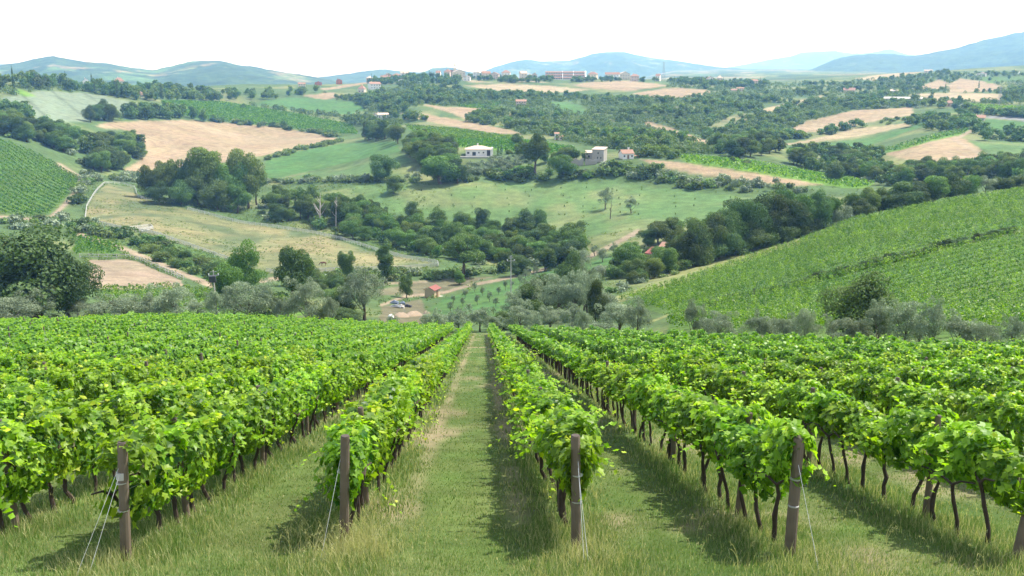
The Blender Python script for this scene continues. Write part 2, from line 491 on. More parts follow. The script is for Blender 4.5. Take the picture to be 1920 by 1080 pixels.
# ------------------------------------------------------------------ fields
C_ = dict(
 scrub=(0.070, 0.115, 0.042), straw=(0.245, 0.190, 0.118), straw_pale=(0.27, 0.225, 0.135), meadow=(0.082, 0.145, 0.050), green=(0.066, 0.140, 0.042),
 dry=(0.150, 0.160, 0.075), dirt=(0.25, 0.200, 0.140), soil=(0.125, 0.118, 0.070), crop=(0.145, 0.185, 0.125), vine=(0.070, 0.130, 0.032), bright=(0.11, 0.21, 0.035),
 lawn=(0.060, 0.128, 0.038), road=(0.17, 0.17, 0.17), rough=(0.17, 0.19, 0.075))
P_LEFTV = [(-300, 180), (0, 262), (60, 285), (110, 310), (148, 335), (143, 350), (118, 378), (92, 402), (60, 406), (0, 400), (-300, 385)]
P_SMALLV = [(140, 445), (180, 450), (215, 460), (235, 472), (215, 478), (165, 478), (140, 478)]
P_PADDOCK = [(200, 345), (250, 350), (258, 370), (310, 382), (345, 390), (430, 413), (520, 428), (590, 438), (640, 452), (700, 472), (760, 484), (822, 493), (822, 502), (760, 505), (640, 508), (520, 515), (490, 510), (440, 490), (380, 470), (330, 455), (280, 440), (230, 430), (180, 420), (158, 410), (165, 385), (180, 360)]
P_RIGHTV = [(1160, 568), (1280, 530), (1400, 490), (1500, 458), (1600, 418), (1700, 398), (1800, 379), (1925, 361), (2300, 325), (2300, 660), (1900, 640), (1250, 622), (1262, 592)]
P_BACKV = [(190, 548), (300, 540), (420, 552), (560, 560), (580, 590), (500, 596), (400, 592), (200, 594)]
P_V6 = [(300, 190), (420, 192), (560, 215), (660, 235), (670, 252), (620, 250), (520, 238), (400, 226), (330, 215)]
P_V7 = [(760, 235), (850, 243), (960, 258), (962, 265), (850, 262), (780, 252)]
P_V8 = [(840, 265), (960, 262), (1070, 278), (1068, 292), (960, 284), (850, 275)]
P_V9 = [(1270, 292), (1400, 303), (1540, 328), (1640, 345), (1600, 357), (1540, 345), (1400, 322), (1290, 306)]
P_V10 = [(1640, 288), (1700, 268), (1760, 252), (1820, 240), (1810, 250), (1750, 264), (1690, 282)]
P_V11 = [(1810, 195), (1925, 203), (1925, 215), (1815, 208)]
P_V12 = [(845, 192), (960, 190), (905, 206), (860, 200)]
FIELDS = [  # kind of field, name, polygon, R range
 ('rough', 'terrain', [(1100, 580), (1300, 500), (1500, 445), (1520, 455), (1400, 495), (1160, 575)], (140, 300)),
 ('vine', 'vineyard_ground', P_LEFTV, (380, 720)), ('vine', 'vineyard_ground', P_SMALLV, (200, 420)),
 ('meadow', 'terrain', [(150, 415), (300, 440), (500, 515), (480, 530), (400, 540), (230, 470), (150, 440)], (240, 460)),
 ('dirt', 'sand_paddock', [(165, 487), (235, 487), (260, 492), (300, 510), (340, 525), (345, 540), (300, 548), (165, 540)], (190, 330)),
 ('dry', 'paddock_ground', P_PADDOCK, (240, 620)),
 ('straw', 'wheat_field', [(180, 236), (205, 229), (250, 227), (350, 225), (480, 235), (560, 245), (620, 257), (642, 262), (600, 268), (500, 290), (440, 300), (330, 322), (240, 328), (233, 318), (255, 305), (275, 290), (268, 265), (250, 245), (190, 240)], (450, 1000)),
 ('green', 'green_field', [(500, 300), (560, 283), (640, 269), (740, 266), (752, 283), (700, 293), (600, 316), (510, 336), (488, 338)], (450, 900)),
 ('meadow', 'meadow', [(510, 338), (640, 314), (750, 288), (790, 310), (740, 324), (640, 328), (560, 342)], (430, 800)),
 ('crop', 'crop_field', [(0, 184), (70, 170), (110, 172), (165, 175), (200, 180), (245, 192), (240, 200), (205, 222), (150, 228), (80, 230), (60, 215), (30, 197)], (600, 1100)),
 ('bright', 'crop_field', [(8, 163), (30, 165), (72, 181), (45, 181)], (600, 1100)),
 ('vine', 'vineyard_ground', P_V6, (600, 1200)),
 ('green', 'green_field', [(470, 195), (540, 182), (660, 190), (690, 205), (660, 215), (560, 208)], (700, 1400)),
 ('straw', 'wheat_field', [(568, 180), (620, 173), (648, 180), (610, 187)], (800, 1500)),
 ('straw', 'wheat_field', [(600, 166), (690, 153), (690, 157), (610, 170)], (1000, 1700)),
 ('meadow', 'meadow', [(600, 360), (680, 350), (760, 348), (880, 343), (960, 343), (1060, 343), (1150, 341), (1210, 350), (1330, 363), (1410, 371), (1390, 400), (1320, 432), (1250, 445), (1190, 445), (1140, 468), (1090, 474), (1000, 455), (940, 425), (860, 418), (780, 404), (700, 392), (620, 374)], (340, 520)),
 ('lawn', 'lawn', [(805, 580), (830, 560), (880, 545), (950, 525), (1010, 512), (1060, 505), (1090, 495), (1150, 482), (1156, 500), (1100, 515), (1020, 545), (960, 580), (930, 605), (860, 600)], (170, 320)),
 ('soil', 'bare_soil', [(710, 542), (790, 530), (860, 520), (925, 519), (830, 545), (790, 553), (710, 554)], (200, 320)),
 ('soil', 'bare_soil', [(715, 575), (790, 560), (806, 600), (760, 618), (710, 612)], (150, 260)),
 ('vine', 'vineyard_ground', P_RIGHTV, (75, 330)),
 ('bright', 'vineyard_ground', P_BACKV, (150, 260)),
 ('straw', 'wheat_field', [(1195, 298), (1260, 303), (1340, 313), (1440, 328), (1545, 346), (1500, 349), (1420, 343), (1330, 330), (1250, 316)], (400, 560)),
 ('bright', 'vineyard_ground', P_V7, (500, 900)), ('bright', 'vineyard_ground', P_V8, (450, 800)), ('bright', 'vineyard_ground', P_V9, (430, 700)),
 ('straw', 'wheat_field', [(785, 194), (840, 201), (905, 203), (900, 215), (875, 228), (868, 222), (850, 213), (820, 205)], (700, 1300)),
 ('straw', 'wheat_field', [(742, 211), (800, 214), (880, 229), (960, 244), (978, 252), (940, 251), (850, 238), (780, 222)], (600, 1200)),
 ('straw_pale', 'wheat_field', [(870, 160), (960, 157), (1030, 161), (1110, 168), (1080, 172), (1000, 175), (940, 171)], (1000, 1600)),
 ('straw', 'wheat_field', [(1075, 160), (1100, 154), (1180, 151), (1258, 160), (1180, 171), (1110, 166)], (1000, 1600)),
 ('straw', 'wheat_field', [(1185, 175), (1260, 164), (1338, 170), (1320, 181), (1230, 184)], (900, 1500)),
 ('straw_pale', 'wheat_field', [(858, 146), (925, 155), (880, 154)], (1100, 1700)), ('straw_pale', 'wheat_field', [(962, 146), (1032, 155), (970, 153)], (1100, 1700)),
 ('green', 'green_field', [(1025, 190), (1060, 192), (1090, 198), (1106, 210), (1080, 216), (1050, 205)], (700, 1300)),
 ('straw', 'wheat_field', [(1205, 226), (1240, 234), (1310, 259), (1348, 268), (1330, 276), (1260, 262), (1215, 240)], (600, 1000)),
 ('straw', 'wheat_field', [(1462, 249), (1520, 225), (1600, 207), (1712, 201), (1714, 216), (1660, 223), (1600, 236), (1540, 247)], (600, 1100)),
 ('straw_pale', 'wheat_field', [(1455, 272), (1520, 262), (1600, 241), (1702, 231), (1708, 237), (1600, 257), (1500, 270)], (600, 1000)),
 ('green', 'green_field', [(1470, 278), (1560, 266), (1640, 256), (1700, 241), (1760, 214), (1782, 210), (1720, 240), (1620, 277), (1540, 284)], (500, 1000)),
 ('rough', 'terrain', [(1660, 300), (1770, 305), (1870, 300), (1900, 322), (1690, 325)], (400, 700)),
 ('straw', 'wheat_field', [(1660, 289), (1720, 267), (1790, 255), (1812, 262), (1855, 292), (1830, 299), (1775, 306), (1690, 298)], (450, 800)),
 ('bright', 'vineyard_ground', P_V10, (450, 900)), ('bright', 'vineyard_ground', P_V11, (600, 1200)),
 ('road', 'road', [(1830, 215), (1940, 223), (1940, 229), (1840, 220)], (650, 1100)),
 ('green', 'green_field', [(1850, 223), (1940, 231), (1940, 252), (1830, 236)], (600, 1000)),
 ('meadow', 'meadow', [(1815, 265), (1940, 268), (1940, 300), (1865, 288)], (480, 800)),
 ('dry', 'dry_grassland', [(1305, 247), (1380, 214), (1418, 213), (1400, 232), (1340, 254)], (600, 1100)),
 ('straw_pale', 'dry_grassland', [(1425, 205), (1540, 179), (1546, 186), (1440, 210)], (800, 1400)),
 ('straw', 'wheat_field', [(1712, 166), (1760, 149), (1778, 155), (1770, 169)], (1000, 1900)),
 ('straw', 'wheat_field', [(1775, 160), (1800, 147), (1860, 155), (1885, 165), (1850, 172), (1780, 174)], (1000, 1900)),
 ('straw_pale', 'wheat_field', [(1600, 147), (1740, 127), (1752, 131), (1640, 152)], (1300, 2300)),
 ('straw_pale', 'dry_grassland', [(1690, 178), (1780, 174), (1880, 176), (1880, 190), (1800, 192), (1720, 186)], (900, 1600)),
 ('vine', 'green_field', [(1830, 145), (1920, 143), (1920, 152), (1850, 156)], (1200, 2000)),
]
PATHS = [  # kind, name, polyline, half width (px), R range
 ('dirt', 'dirt_track', [(-100, 408), (0, 407), (60, 412), (95, 408), (125, 380), (153, 345), (150, 333), (110, 308)], 5, (340, 620)),
 ('dirt', 'dirt_track', [(150, 440), (230, 466), (300, 495), (395, 535)], 7, (200, 420)),
 ('dirt', 'dirt_track', [(490, 527), (530, 520), (560, 512)], 6, (220, 330)),
 ('dirt', 'dirt_track', [(690, 534), (760, 530), (800, 528)], 3, (220, 330)),
 ('dirt', 'gravel_path', [(715, 572), (760, 556), (800, 552), (830, 549), (880, 535), (940, 524), (1020, 505)], 4, (190, 330)),
 ('dirt', 'dirt_track', [(1195, 434), (1140, 464), (1095, 486)], 6, (250, 420)),
 ('rough', 'dirt_track', [(1140, 566), (1300, 508), (1480, 458)], 6, (180, 300)),
 ('dirt', 'dirt_track', [(1820, 245), (1790, 262), (1860, 300), (1890, 312)], 4, (450, 800)),
 ('rough', 'dirt_track', [(1215, 605), (1268, 586), (1500, 530), (1700, 480), (1960, 424)], 3, (95, 260)),
]
PXg, PYg, ZCg = proj(GX, GY, ZT)
Rg = np.broadcast_to(RR[:, None], GX.shape)
FID = np.zeros(GX.shape, int)
FCOL = np.empty(GX.shape + (3,)); FCOL[:] = C_['scrub']
# between the fields: rough grass, scrub and drier patches
mixn = fbm(GX / 45, GY / 45, 11, 4)
for c, a, b in (('rough', 0.50, 0.72), ('dry', 0.62, 0.8)):
    w = sstep(a, b, mixn)[..., None] * 0.75
    FCOL[:] = FCOL * (1 - w) + np.array(C_[c]) * w
NAMES = ['terrain']
def jitter(seed, amp):
    return (vnoise(GX / 9, GY / 9, seed) - 0.5) * amp
JX, JY = jitter(21, 5), jitter(22, 2.2)
for k, nm, poly, (r0, r1) in FIELDS:
    p = np.array(poly)
    box = (Rg > r0) & (Rg < r1) & (PXg > p[:, 0].min() - 8) & (PXg < p[:, 0].max() + 8)
    idx = np.nonzero(box)
    m = inpoly(PXg[idx] + JX[idx], PYg[idx] + JY[idx], poly)
    ii = (idx[0][m], idx[1][m])
    if nm not in NAMES: NAMES.append(nm)
    FID[ii] = NAMES.index(nm); FCOL[ii] = C_[k]
    if k == 'dry':
        w = sstep(0.42, 0.68, fbm(GX[ii] / 17, GY[ii] / 17, 31, 4))[:, None] * 0.95
        FCOL[ii] = FCOL[ii] * (1 - w) + np.array([0.085, 0.115, 0.055]) * w
        w = sstep(0.55, 0.75, fbm(GX[ii] / 25, GY[ii] / 25, 37, 4))[:, None] * 0.7
        FCOL[ii] = FCOL[ii] * (1 - w) + np.array([0.225, 0.195, 0.10]) * w
    elif k == 'meadow':
        w = sstep(0.45, 0.72, fbm(GX[ii] / 22, GY[ii] / 22, 41, 4))[:, None] * 0.7
        FCOL[ii] = FCOL[ii] * (1 - w) + np.array([0.155, 0.175, 0.075]) * w
    elif k in ('straw', 'straw_pale'):
        w = sstep(0.5, 0.75, fbm(GX[ii] / 60, GY[ii] / 14, 43, 4))[:, None] * 0.5
        FCOL[ii] = FCOL[ii] * (1 - w) + np.array([0.30, 0.245, 0.16]) * w
        # drilling lines of the harvested crop
        FCOL[ii] *= (1 + 0.06 * np.sin((GX[ii] * 0.35 + GY[ii] * 0.94) * 0.9 + 2 * fbm(GX[ii] / 40, GY[ii] / 40, 3, 2)))[:, None]
    elif nm == 'crop_field':
        FCOL[ii] *= (1 - 0.35 * (np.abs(((GX[ii] * 0.80 + GY[ii] * 0.6) / 34) % 1 - 0.5) < 0.045))[:, None]
for k, nm, pts, w, (r0, r1) in PATHS:
    box = (Rg > r0) & (Rg < r1)
    idx = np.nonzero(box)
    m = near_line(PXg[idx] + JX[idx] * 0.6, PYg[idx], pts, w)
    ii = (idx[0][m], idx[1][m])
    if nm not in NAMES: NAMES.append(nm)
    FID[ii] = NAMES.index(nm); FCOL[ii] = C_[k]
# the near vineyard floor: grass over pale soil
near = Rg < _rb[None] + 2
ii = np.nonzero(near)
NAMES.append('vineyard_floor'); FID[ii] = len(NAMES) - 1
w = fbm(GX[ii] / 1.3, GY[ii] / 1.3, 51, 4)[:, None]
FCOL[ii] = np.array([0.046, 0.108, 0.020]) * (1 - w) + np.array([0.105, 0.125, 0.045]) * w
zc_ = GY[ii] * CP - ZT[ii] * SP; u_ = GX[ii] + 55 / FPX * zc_
trk = np.exp(-((np.abs(u_ + 0.35) - 0.98) / 0.20) ** 2) * sstep(12.5, 15, zc_) * np.clip(-0.35 + 1.9 * fbm(GX[ii] / 1.5, GY[ii] / 4, 55, 3), 0, 0.8)
trk = np.clip(np.maximum(trk, 0.8 * sstep(0.60, 0.74, fbm(GX[ii] / 2.2, GY[ii] / 2.2, 57, 4))), 0, 1)[:, None]
FCOL[ii] = FCOL[ii] * (1 - trk) + np.array([0.26, 0.215, 0.135]) * trk
# countryside beyond the near hills: patchwork of woods, fields and pasture
ii = np.nonzero(Rg > 2300)
cell = vnoise(np.floor(GX[ii] / 120 + 0.6 * fbm(GX[ii] / 300, GY[ii] / 300, 2)), np.floor(GY[ii] / 260 + 0.6 * fbm(GX[ii] / 600, GY[ii] / 600, 4)), 8)
pal = np.array([C_['scrub'], (0.05, 0.08, 0.03), C_['rough'], (0.04, 0.07, 0.03), C_['meadow'], C_['straw_pale'], (0.05, 0.08, 0.03)])
FCOL[ii] = pal[np.clip((cell * 7).astype(int), 0, 6)] * (0.6 + 0.8 * fbm(GX[ii] / 40, GY[ii] / 60, 6, 4))[:, None]
# soften the borders of the fields a little
for _ in range(2):
    Fp = FCOL.copy()
    FCOL[1:-1, 1:-1] = (Fp[1:-1, 1:-1] * 4 + Fp[:-2, 1:-1] + Fp[2:, 1:-1] + Fp[1:-1, :-2] + Fp[1:-1, 2:]) / 8
ALLV = np.stack([GX, GY, ZT], -1).reshape(-1, 3); ALLC = FCOL.reshape(-1, 3)
_i, _j = np.meshgrid(np.arange(NR - 1), np.arange(NAZ - 1), indexing='ij')
QF = np.stack([_i * NAZ + _j, _i * NAZ + _j + 1, (_i + 1) * NAZ + _j + 1, (_i + 1) * NAZ + _j], -1).reshape(-1, 4)
QFID = FID[:-1, :-1].ravel()
for f, nm in enumerate(NAMES):
    q = QF[QFID == f]
    if not len(q): continue
    u, inv = np.unique(q.ravel(), return_inverse=True)
    struct(link(nm, build(nm, ALLV[u], [inv.reshape(-1, 4)], [M_GROUND], smooth=True, col=ALLC[u])))
del ALLV, ALLC, QF

# ------------------------------------------------------------------ distant hills and mountains
def ridge(name, sil, R0, R1, base_py, seed, rough=1.0, woods=0.55):
    s = np.array(sil, float)
    n = 420
    px = np.linspace(s[0, 0], s[-1, 0], n)
    py = pchip(s[:, 0], s[:, 1], px)
    az, t1 = ray(px, py); _, t0 = ray(px, np.full(n, base_py))
    K = 90
    u = np.linspace(0, 1.45, K)
    R = R0 + (R1 - R0) * u
    zr, zb = t1 * R1, t0 * R0 - 6
    X, Y = R[:, None] * np.sin(az)[None], R[:, None] * np.cos(az)[None]
    prof = np.where(u < 1, np.sin(u * math.pi / 2) ** 1.2, np.cos((u - 1) / 0.45 * math.pi / 2) ** 0.8)
    Z = zb[None] * 0 + np.maximum(zb, -62)[None] + (zr - np.maximum(zb, -62))[None] * prof[:, None]
    spur = (fbm(X / 420, Y / 420, seed, 5) - 0.5) * 0.42 * (zr - zb).clip(20)[None] * (np.sin(np.clip(u, 0, 1) * math.pi))[:, None]
    tree = (fbm(X / 28, Y / 60, seed + 9, 3) - 0.35).clip(0) * 9 * rough
    Z = Z + spur + tree
    f = 0.55 * fbm(X / 420, Y / 420, seed + 3, 5) + 0.45 * fbm(X / 90, Y / 130, seed + 4, 4)
    cell = vnoise(np.floor(X / 95 + fbm(X / 300, Y / 300, seed + 5)), np.floor(Y / 170 + fbm(X / 250, Y / 250, seed + 6)), seed + 8)
    col = np.empty(X.shape + (3,)); col[:] = (0.045, 0.075, 0.032)
    fld = (f > woods)
    pal = np.array([C_['meadow'], C_['rough'], C_['crop'], np.array(C_['straw_pale']) * 0.8, C_['meadow']])
    pc = pal[np.clip((cell * 5).astype(int), 0, 4)]
    w = 0.8 * sstep(woods - 0.045, woods - 0.01, f)[..., None]
    col = col * (1 - w) + pc * w
    V = np.stack([X, Y, Z], -1).reshape(-1, 3)
    i, j = np.meshgrid(np.arange(K - 1), np.arange(n - 1), indexing='ij')
    Q = np.stack([i * n + j, i * n + j + 1, (i + 1) * n + j + 1, (i + 1) * n + j], -1).reshape(-1, 4)
    struct(link(name, build(name, V, [Q], [M_FAR], smooth=True, col=col.reshape(-1, 3))))
ridge('hills', [(-260, 118), (-80, 120), (0, 122), (40, 118), (70, 111), (95, 107), (130, 112), (165, 118), (200, 120), (240, 127), (285, 132), (330, 124), (365, 118), (410, 116), (440, 122), (480, 128), (520, 135), (560, 141), (600, 147), (650, 156), (720, 168)], 2700, 4000, 172, 3, 1.0, 0.60)
ridge('hills', [(500, 158), (560, 150), (620, 143), (660, 138), (690, 133), (720, 131), (750, 134), (790, 136), (812, 129), (840, 127), (870, 133), (910, 142), (960, 152)], 4300, 5600, 168, 13, 0.8, 0.64)
ridge('mountain', [(860, 152), (900, 138), (925, 128), (960, 117), (985, 113), (1020, 117), (1060, 116), (1090, 109), (1110, 102), (1140, 98), (1165, 98), (1190, 103), (1230, 110), (1270, 115), (1310, 121), (1350, 127), (1400, 131), (1440, 134), (1500, 140)], 6200, 8800, 160, 23, 1.0, 0.60)
ridge('mountain', [(1500, 140), (1540, 124), (1570, 112), (1600, 106), (1640, 103), (1670, 103), (1700, 106), (1725, 104), (1760, 99), (1800, 92), (1840, 81), (1880, 71), (1920, 61), (1990, 48), (2150, 40)], 4800, 6900, 150, 33, 1.2, 0.72)
ridge('mountain', [(1300, 135), (1380, 125), (1440, 114), (1480, 108), (1510, 99), (1560, 97), (1600, 101), (1640, 99), (1665, 95), (1690, 101), (1740, 108), (1840, 112)], 13000, 17000, 140, 43, 1.2, 0.6)

# ------------------------------------------------------------------ leaf geometry
LEAF_R = np.array([0.55, 0.80, 0.62, 1.0, 0.66, 1.15, 0.66, 1.0, 0.62, 0.80])
LEAF_A = np.array([-150, -115, -85, -55, -28, 0, 28, 55, 85, 115]) * math.pi / 180
def norm(v): return v / (np.linalg.norm(v, axis=-1, keepdims=True) + 1e-9)
def frames(nrm, r):
    """random tangent frame for each normal, leaf tips hanging down"""
    dn = np.array([0, 0, -1.0]) + r.normal(0, 0.55, nrm.shape)
    t = norm(dn - (dn * nrm).sum(-1, keepdims=True) * nrm)
    return t, np.cross(nrm, t)
def lobed_leaves(P, nrm, size, r):
    """five-lobed vine leaves, a fan of ten triangles each"""
    t, b = frames(nrm, r)
    n = len(P)
    V = np.empty((n, 11, 3))
    V[:, 0] = P
    jit = 1 + r.normal(0, 0.07, (n, 10))
    cup = r.normal(-0.10, 0.16, (n, 1))
    c, s = np.cos(LEAF_A) * LEAF_R * jit, np.sin(LEAF_A) * LEAF_R * jit
    fold = r.uniform(0.0, 0.35, (n, 1))
    V[:, 1:] = P[:, None] + size[:, None, None] * (c[..., None] * t[:, None] + s[..., None] * b[:, None] + (np.abs(s) * fold + (c ** 2) * cup)[..., None] * nrm[:, None])
    T = np.array([(0, 1 + k, 1 + (k + 1) % 10) for k in range(10)])
    return V.reshape(-1, 3), (T[None] + (np.arange(n) * 11)[:, None, None]).reshape(-1, 3)
def quad_leaves(P, nrm, size, r, asp=1.0):
    """kite-shaped leaves folded along the midrib"""
    t, b = frames(nrm, r)
    n = len(P); s = size[:, None]
    f = r.uniform(-0.35, 0.35, (n, 1))
    V = np.stack([P - t * s, P + b * s * asp * 0.8 + nrm * s * f - t * s * 0.15, P + t * s, P - b * s * asp * 0.8 + nrm * s * f - t * s * 0.15], 1)
    return V.reshape(-1, 3), np.arange(n * 4).reshape(-1, 4)

# ------------------------------------------------------------------ vines
STEP = 0.80
SL = K1 / K2                                                   # fall of the vineyard along a row
def vine_cloud(r, n, left):
    """leaf positions and normals of one vine: a drooping curtain hung on the wire; x along the row (downhill)"""
    hw = r.uniform(0.28, 0.41) + 0.02 * left; zt = r.uniform(1.46, 1.80) + 0.06 * left; zb = r.uniform(0.74, 0.90) - (0.22 if left else 0)
    ns = int(n * 0.86)
    x = r.uniform(-0.54, 0.54, ns)
    a = r.uniform(0, 2 * math.pi, ns)
    a = a + 0.35 * np.cos(a)
    zc, rz = (zt + zb) / 2, (zt - zb) / 2
    ca, sa = np.cos(a), np.sin(a)
    ca = np.sign(ca) * np.abs(ca) ** 0.75; sa = np.sign(sa) * np.abs(sa) ** 0.75
    lump = 1 + 0.20 * np.sin(x * 5 + r.uniform(0, 6)) * np.cos(a * 2 + r.uniform(0, 6)) + 0.14 * np.sin(x * 11 + a * 3 + r.uniform(0, 6))
    rr = lump * (1 - np.abs(r.normal(0, 0.22, ns)).clip(0, 0.75))
    wob = 0.75 + 0.25 * sa
    y = hw * ca * rr * wob; z = zc + rz * sa * rr
    P = np.stack([x, y, z], 1)
    nr = norm(np.stack([r.normal(0, 0.35, ns), ca + r.normal(0, 0.45, ns), 0.35 + 0.8 * sa + r.normal(0, 0.4, ns)], 1))
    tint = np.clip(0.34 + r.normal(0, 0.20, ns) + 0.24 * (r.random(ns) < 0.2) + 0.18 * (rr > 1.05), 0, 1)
    # young shoots: leaf chains pushing out of the top and the sides
    k = n - ns
    nsh = max(1, k // 8)
    sp, sn, stn, ss = [], [], [], []
    for q in range(nsh):
        x0, sgn = r.uniform(-0.5, 0.5), r.choice([-1, 1])
        up = r.random() < 0.6
        p = np.array([x0, sgn * hw * r.uniform(0.1, 0.8), zt - 0.12]) if up else np.array([x0, sgn * hw * 0.9, r.uniform(zb + 0.2, zt - 0.2)])
        d = norm(np.array([r.normal(0, 0.6), sgn * r.uniform(0.1, 1.0), r.uniform(0.5, 1.3) if up else r.uniform(-0.7 if left else -0.25, 0.2)]))
        L = r.uniform(0.22, 0.75)
        for j in range(9):
            f = j / 8
            sp.append(p + d * L * f + np.array([0, 0, -0.28 * L * f * f]) + r.normal(0, 0.025, 3)); sn.append(norm(np.array([r.normal(0, .6), r.normal(0, .6), 1.0])))
            stn.append(np.clip(0.62 + 0.3 * f + r.normal(0, 0.1), 0, 1)); ss.append(1 - 0.55 * f)
    P = np.vstack([P, sp]); nr = np.vstack([nr, sn]); tint = np.concatenate([tint, stn])
    sz = np.concatenate([np.ones(ns), ss])
    P[:, 2] -= SL * P[:, 0]
    return P, nr, tint, sz
NV = 9
VFOL, VTRUNK, VC2, VC3 = {0: [], 1: []}, [], {0: [], 1: []}, {0: [], 1: []}
for left in (0, 1):
    for k in range(NV):
        r = np.random.default_rng(100 + k + 50 * left)
        P, nr, ti, sz = vine_cloud(r, 480, left)
        V, T = lobed_leaves(P, nr, r.uniform(0.052, 0.108, len(P)) * sz, r)
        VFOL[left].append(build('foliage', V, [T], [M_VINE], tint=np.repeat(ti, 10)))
        P, nr, ti, sz = vine_cloud(r, 190, left); VC2[left].append((P, nr, ti, sz * r.uniform(0.085, 0.135, len(P))))
        P, nr, ti, sz = vine_cloud(r, 80, left); VC3[left].append((P, nr, ti, sz * r.uniform(0.13, 0.20, len(P))))
for k in range(7):
    r = np.random.default_rng(200 + k)
    g = Geo()
    zs = np.linspace(-0.08, 0.95, 7)
    off = np.cumsum(r.normal(0, 0.028, (7, 2)), 0) + np.linspace(0, 1, 7)[:, None] * r.normal(0, 0.07, (1, 2))
    rad_ = np.linspace(0.040, 0.026, 7) * r.uniform(0.85, 1.2) * (1 + r.normal(0, 0.10, 7))
    P = np.column_stack([off, zs])
    g.tube(P, rad_, 7)
    top = P[-1]
    for s_ in (-1, 1):
        q = np.array([top, top + (s_ * 0.18, 0.02, 0.10 - SL * s_ * 0.18), top + (s_ * 0.45, r.normal(0, 0.03), 0.12 - SL * s_ * 0.45)])
        g.tube(q, [0.022, 0.018, 0.012], 5)
    VTRUNK.append(g.mesh('trunk', [M_VBARK]))

# rows: image slope of each row about the vanishing point of the hillside -> offset in metres
ROWS = {-1: -0.602, -2: -1.446, -3: -2.14, 1: 0.396, 2: 1.272, 3: 2.165}
for k in range(4, 34):
    ROWS[k] = ROWS[k - 1] + 0.885; ROWS[-k] = ROWS[-k + 1] - 0.885
START = {-3: 11.2, -2: 12.1, -1: 12.95, 1: 12.65, 2: 12.37, 3: 12.1}
GAZ = -math.atan(55 / FPX / (CP - V0 * SP))                     # heading of the rows
ROWRZ = math.pi / 2 - math.atan2(-(55 / FPX) * (CP + SP * K1 / K2), 1.0) * -1
ORD = ['first', 'second', 'third', 'fourth', 'fifth', 'sixth', 'seventh', 'eighth', 'ninth', 'tenth', 'eleventh', 'twelfth', 'thirteenth', 'fourteenth', 'fifteenth', 'sixteenth', 'seventeenth', 'eighteenth', 'nineteenth']
TENS = {20: 'twent', 30: 'thirt', 40: 'fort', 50: 'fift', 60: 'sixt', 70: 'sevent'}
def ordinal(n):
    if n < 20: return ORD[n - 1]
    t, u = n // 10 * 10, n % 10
    return TENS[t] + 'ieth' if u == 0 else TENS[t] + 'y-' + ORD[u - 1]
def row_xy(k, zc):
    return ROWS[k] * H0 - 55 / FPX * zc, y_of_zc(zc)
def row_name(k): return f"{ordinal(abs(k))} row {'left' if k < 0 else 'right'} of the grass aisle"
DZC = STEP * math.cos(math.atan(SL)) * (CP + SP * K1 / K2)      # change of zc per vine
vr = random.Random(5)
plants = []                                                     # (zc, row, x, y, z)
for k in ROWS:
    zc = START.get(k, 12.3 + vr.uniform(-0.5, 0.5)) + 0.5
    while zc < 150:
        x, y = row_xy(k, zc)
        if math.hypot(x, y) > edge_r(math.atan2(x, y)) - 1.0: break
        z = float(plane(x, y))
        px, py, _ = proj(x, y, z + 1.2)
        if -170 < px < 2090:
            plants.append((zc, k, x, y, z, -30 < px < 1950))
        zc += DZC * (1 + vr.uniform(-0.06, 0.06))
plants.sort(key=lambda p: p[0])
inview = [p for p in plants if p[5]]
LIMZ = inview[min(299, len(inview) - 1)][0]
cnt = {}
soupV, soupT, tr_list = [], [], []
r = np.random.default_rng(77)
DOWN = math.atan2(y_of_zc(50) - y_of_zc(40), row_xy(1, 50)[0] - row_xy(1, 40)[0])   # heading of local +x (downhill along the row)
n_ind = 0
for zc, k, x, y, z, iv in plants:
    left = 1 if k < 0 else 0
    if iv and n_ind < 300:
        n_ind += 1
        cnt[k] = cnt.get(k, 0) + 1
        e = bpy.data.objects.new('grapevine', None); COL.objects.link(e)
        e.location = (x, y, z)
        e.rotation_euler = (0, 0, DOWN)
        where = 'near end' if abs(k) <= 3 and k != -3 else "photo's edge"
        tag(e, f"{ordinal(cnt[k])} leafy grapevine from the {where} in the {row_name(k)}", 'grapevine', f"grapevines in the {row_name(k)}")
        link('trunk', VTRUNK[vr.randrange(7)], e, (vr.uniform(-0.08, 0.08), vr.uniform(-0.05, 0.05), 0), vr.uniform(-0.4, 0.4) + (math.pi if vr.random() < 0 else 0), (1, 1, vr.uniform(0.92, 1.06)))
        link('foliage', VFOL[left][vr.randrange(NV)], e, (0, vr.uniform(-0.06, 0.06), vr.uniform(-0.05, 0.06)), 0, (1, vr.uniform(0.85, 1.22), vr.uniform(0.92, 1.10)))
    else:
        far = zc > 52
        P, nr, ti, sz = (VC3 if far else VC2)[left][vr.randrange(NV)]
        c, s = math.cos(DOWN), math.sin(DOWN)
        sy, szz = vr.uniform(0.82, 1.2), vr.uniform(0.90, 1.10) * (1 if not far else 0.97)
        Q = np.column_stack([P[:, 0] * c - P[:, 1] * sy * s, P[:, 0] * s + P[:, 1] * sy * c, P[:, 2] * szz]) + (x, y, z)
        N2 = np.column_stack([nr[:, 0] * c - nr[:, 1] * s, nr[:, 0] * s + nr[:, 1] * c, nr[:, 2]])
        V, _ = quad_leaves(Q, N2, sz, r, 1.05)
        soupV.append(V); soupT.append(np.clip(ti + r.normal(0, 0.03) + vr.uniform(-0.10, 0.10), 0, 1))
        if zc < 110:
            tr_list.append((x + vr.uniform(-.06, .06), y, z))
g = Geo()
nl = 0
Vs = np.vstack(soupV); Ts = np.concatenate(soupT)
TL = np.array(tr_list)
w_ = 0.035
TV = []
for sx_, sy_ in ((-w_, -w_), (w_, -w_), (w_, w_), (-w_, w_)): TV.append(TL + (sx_, sy_, -0.05))
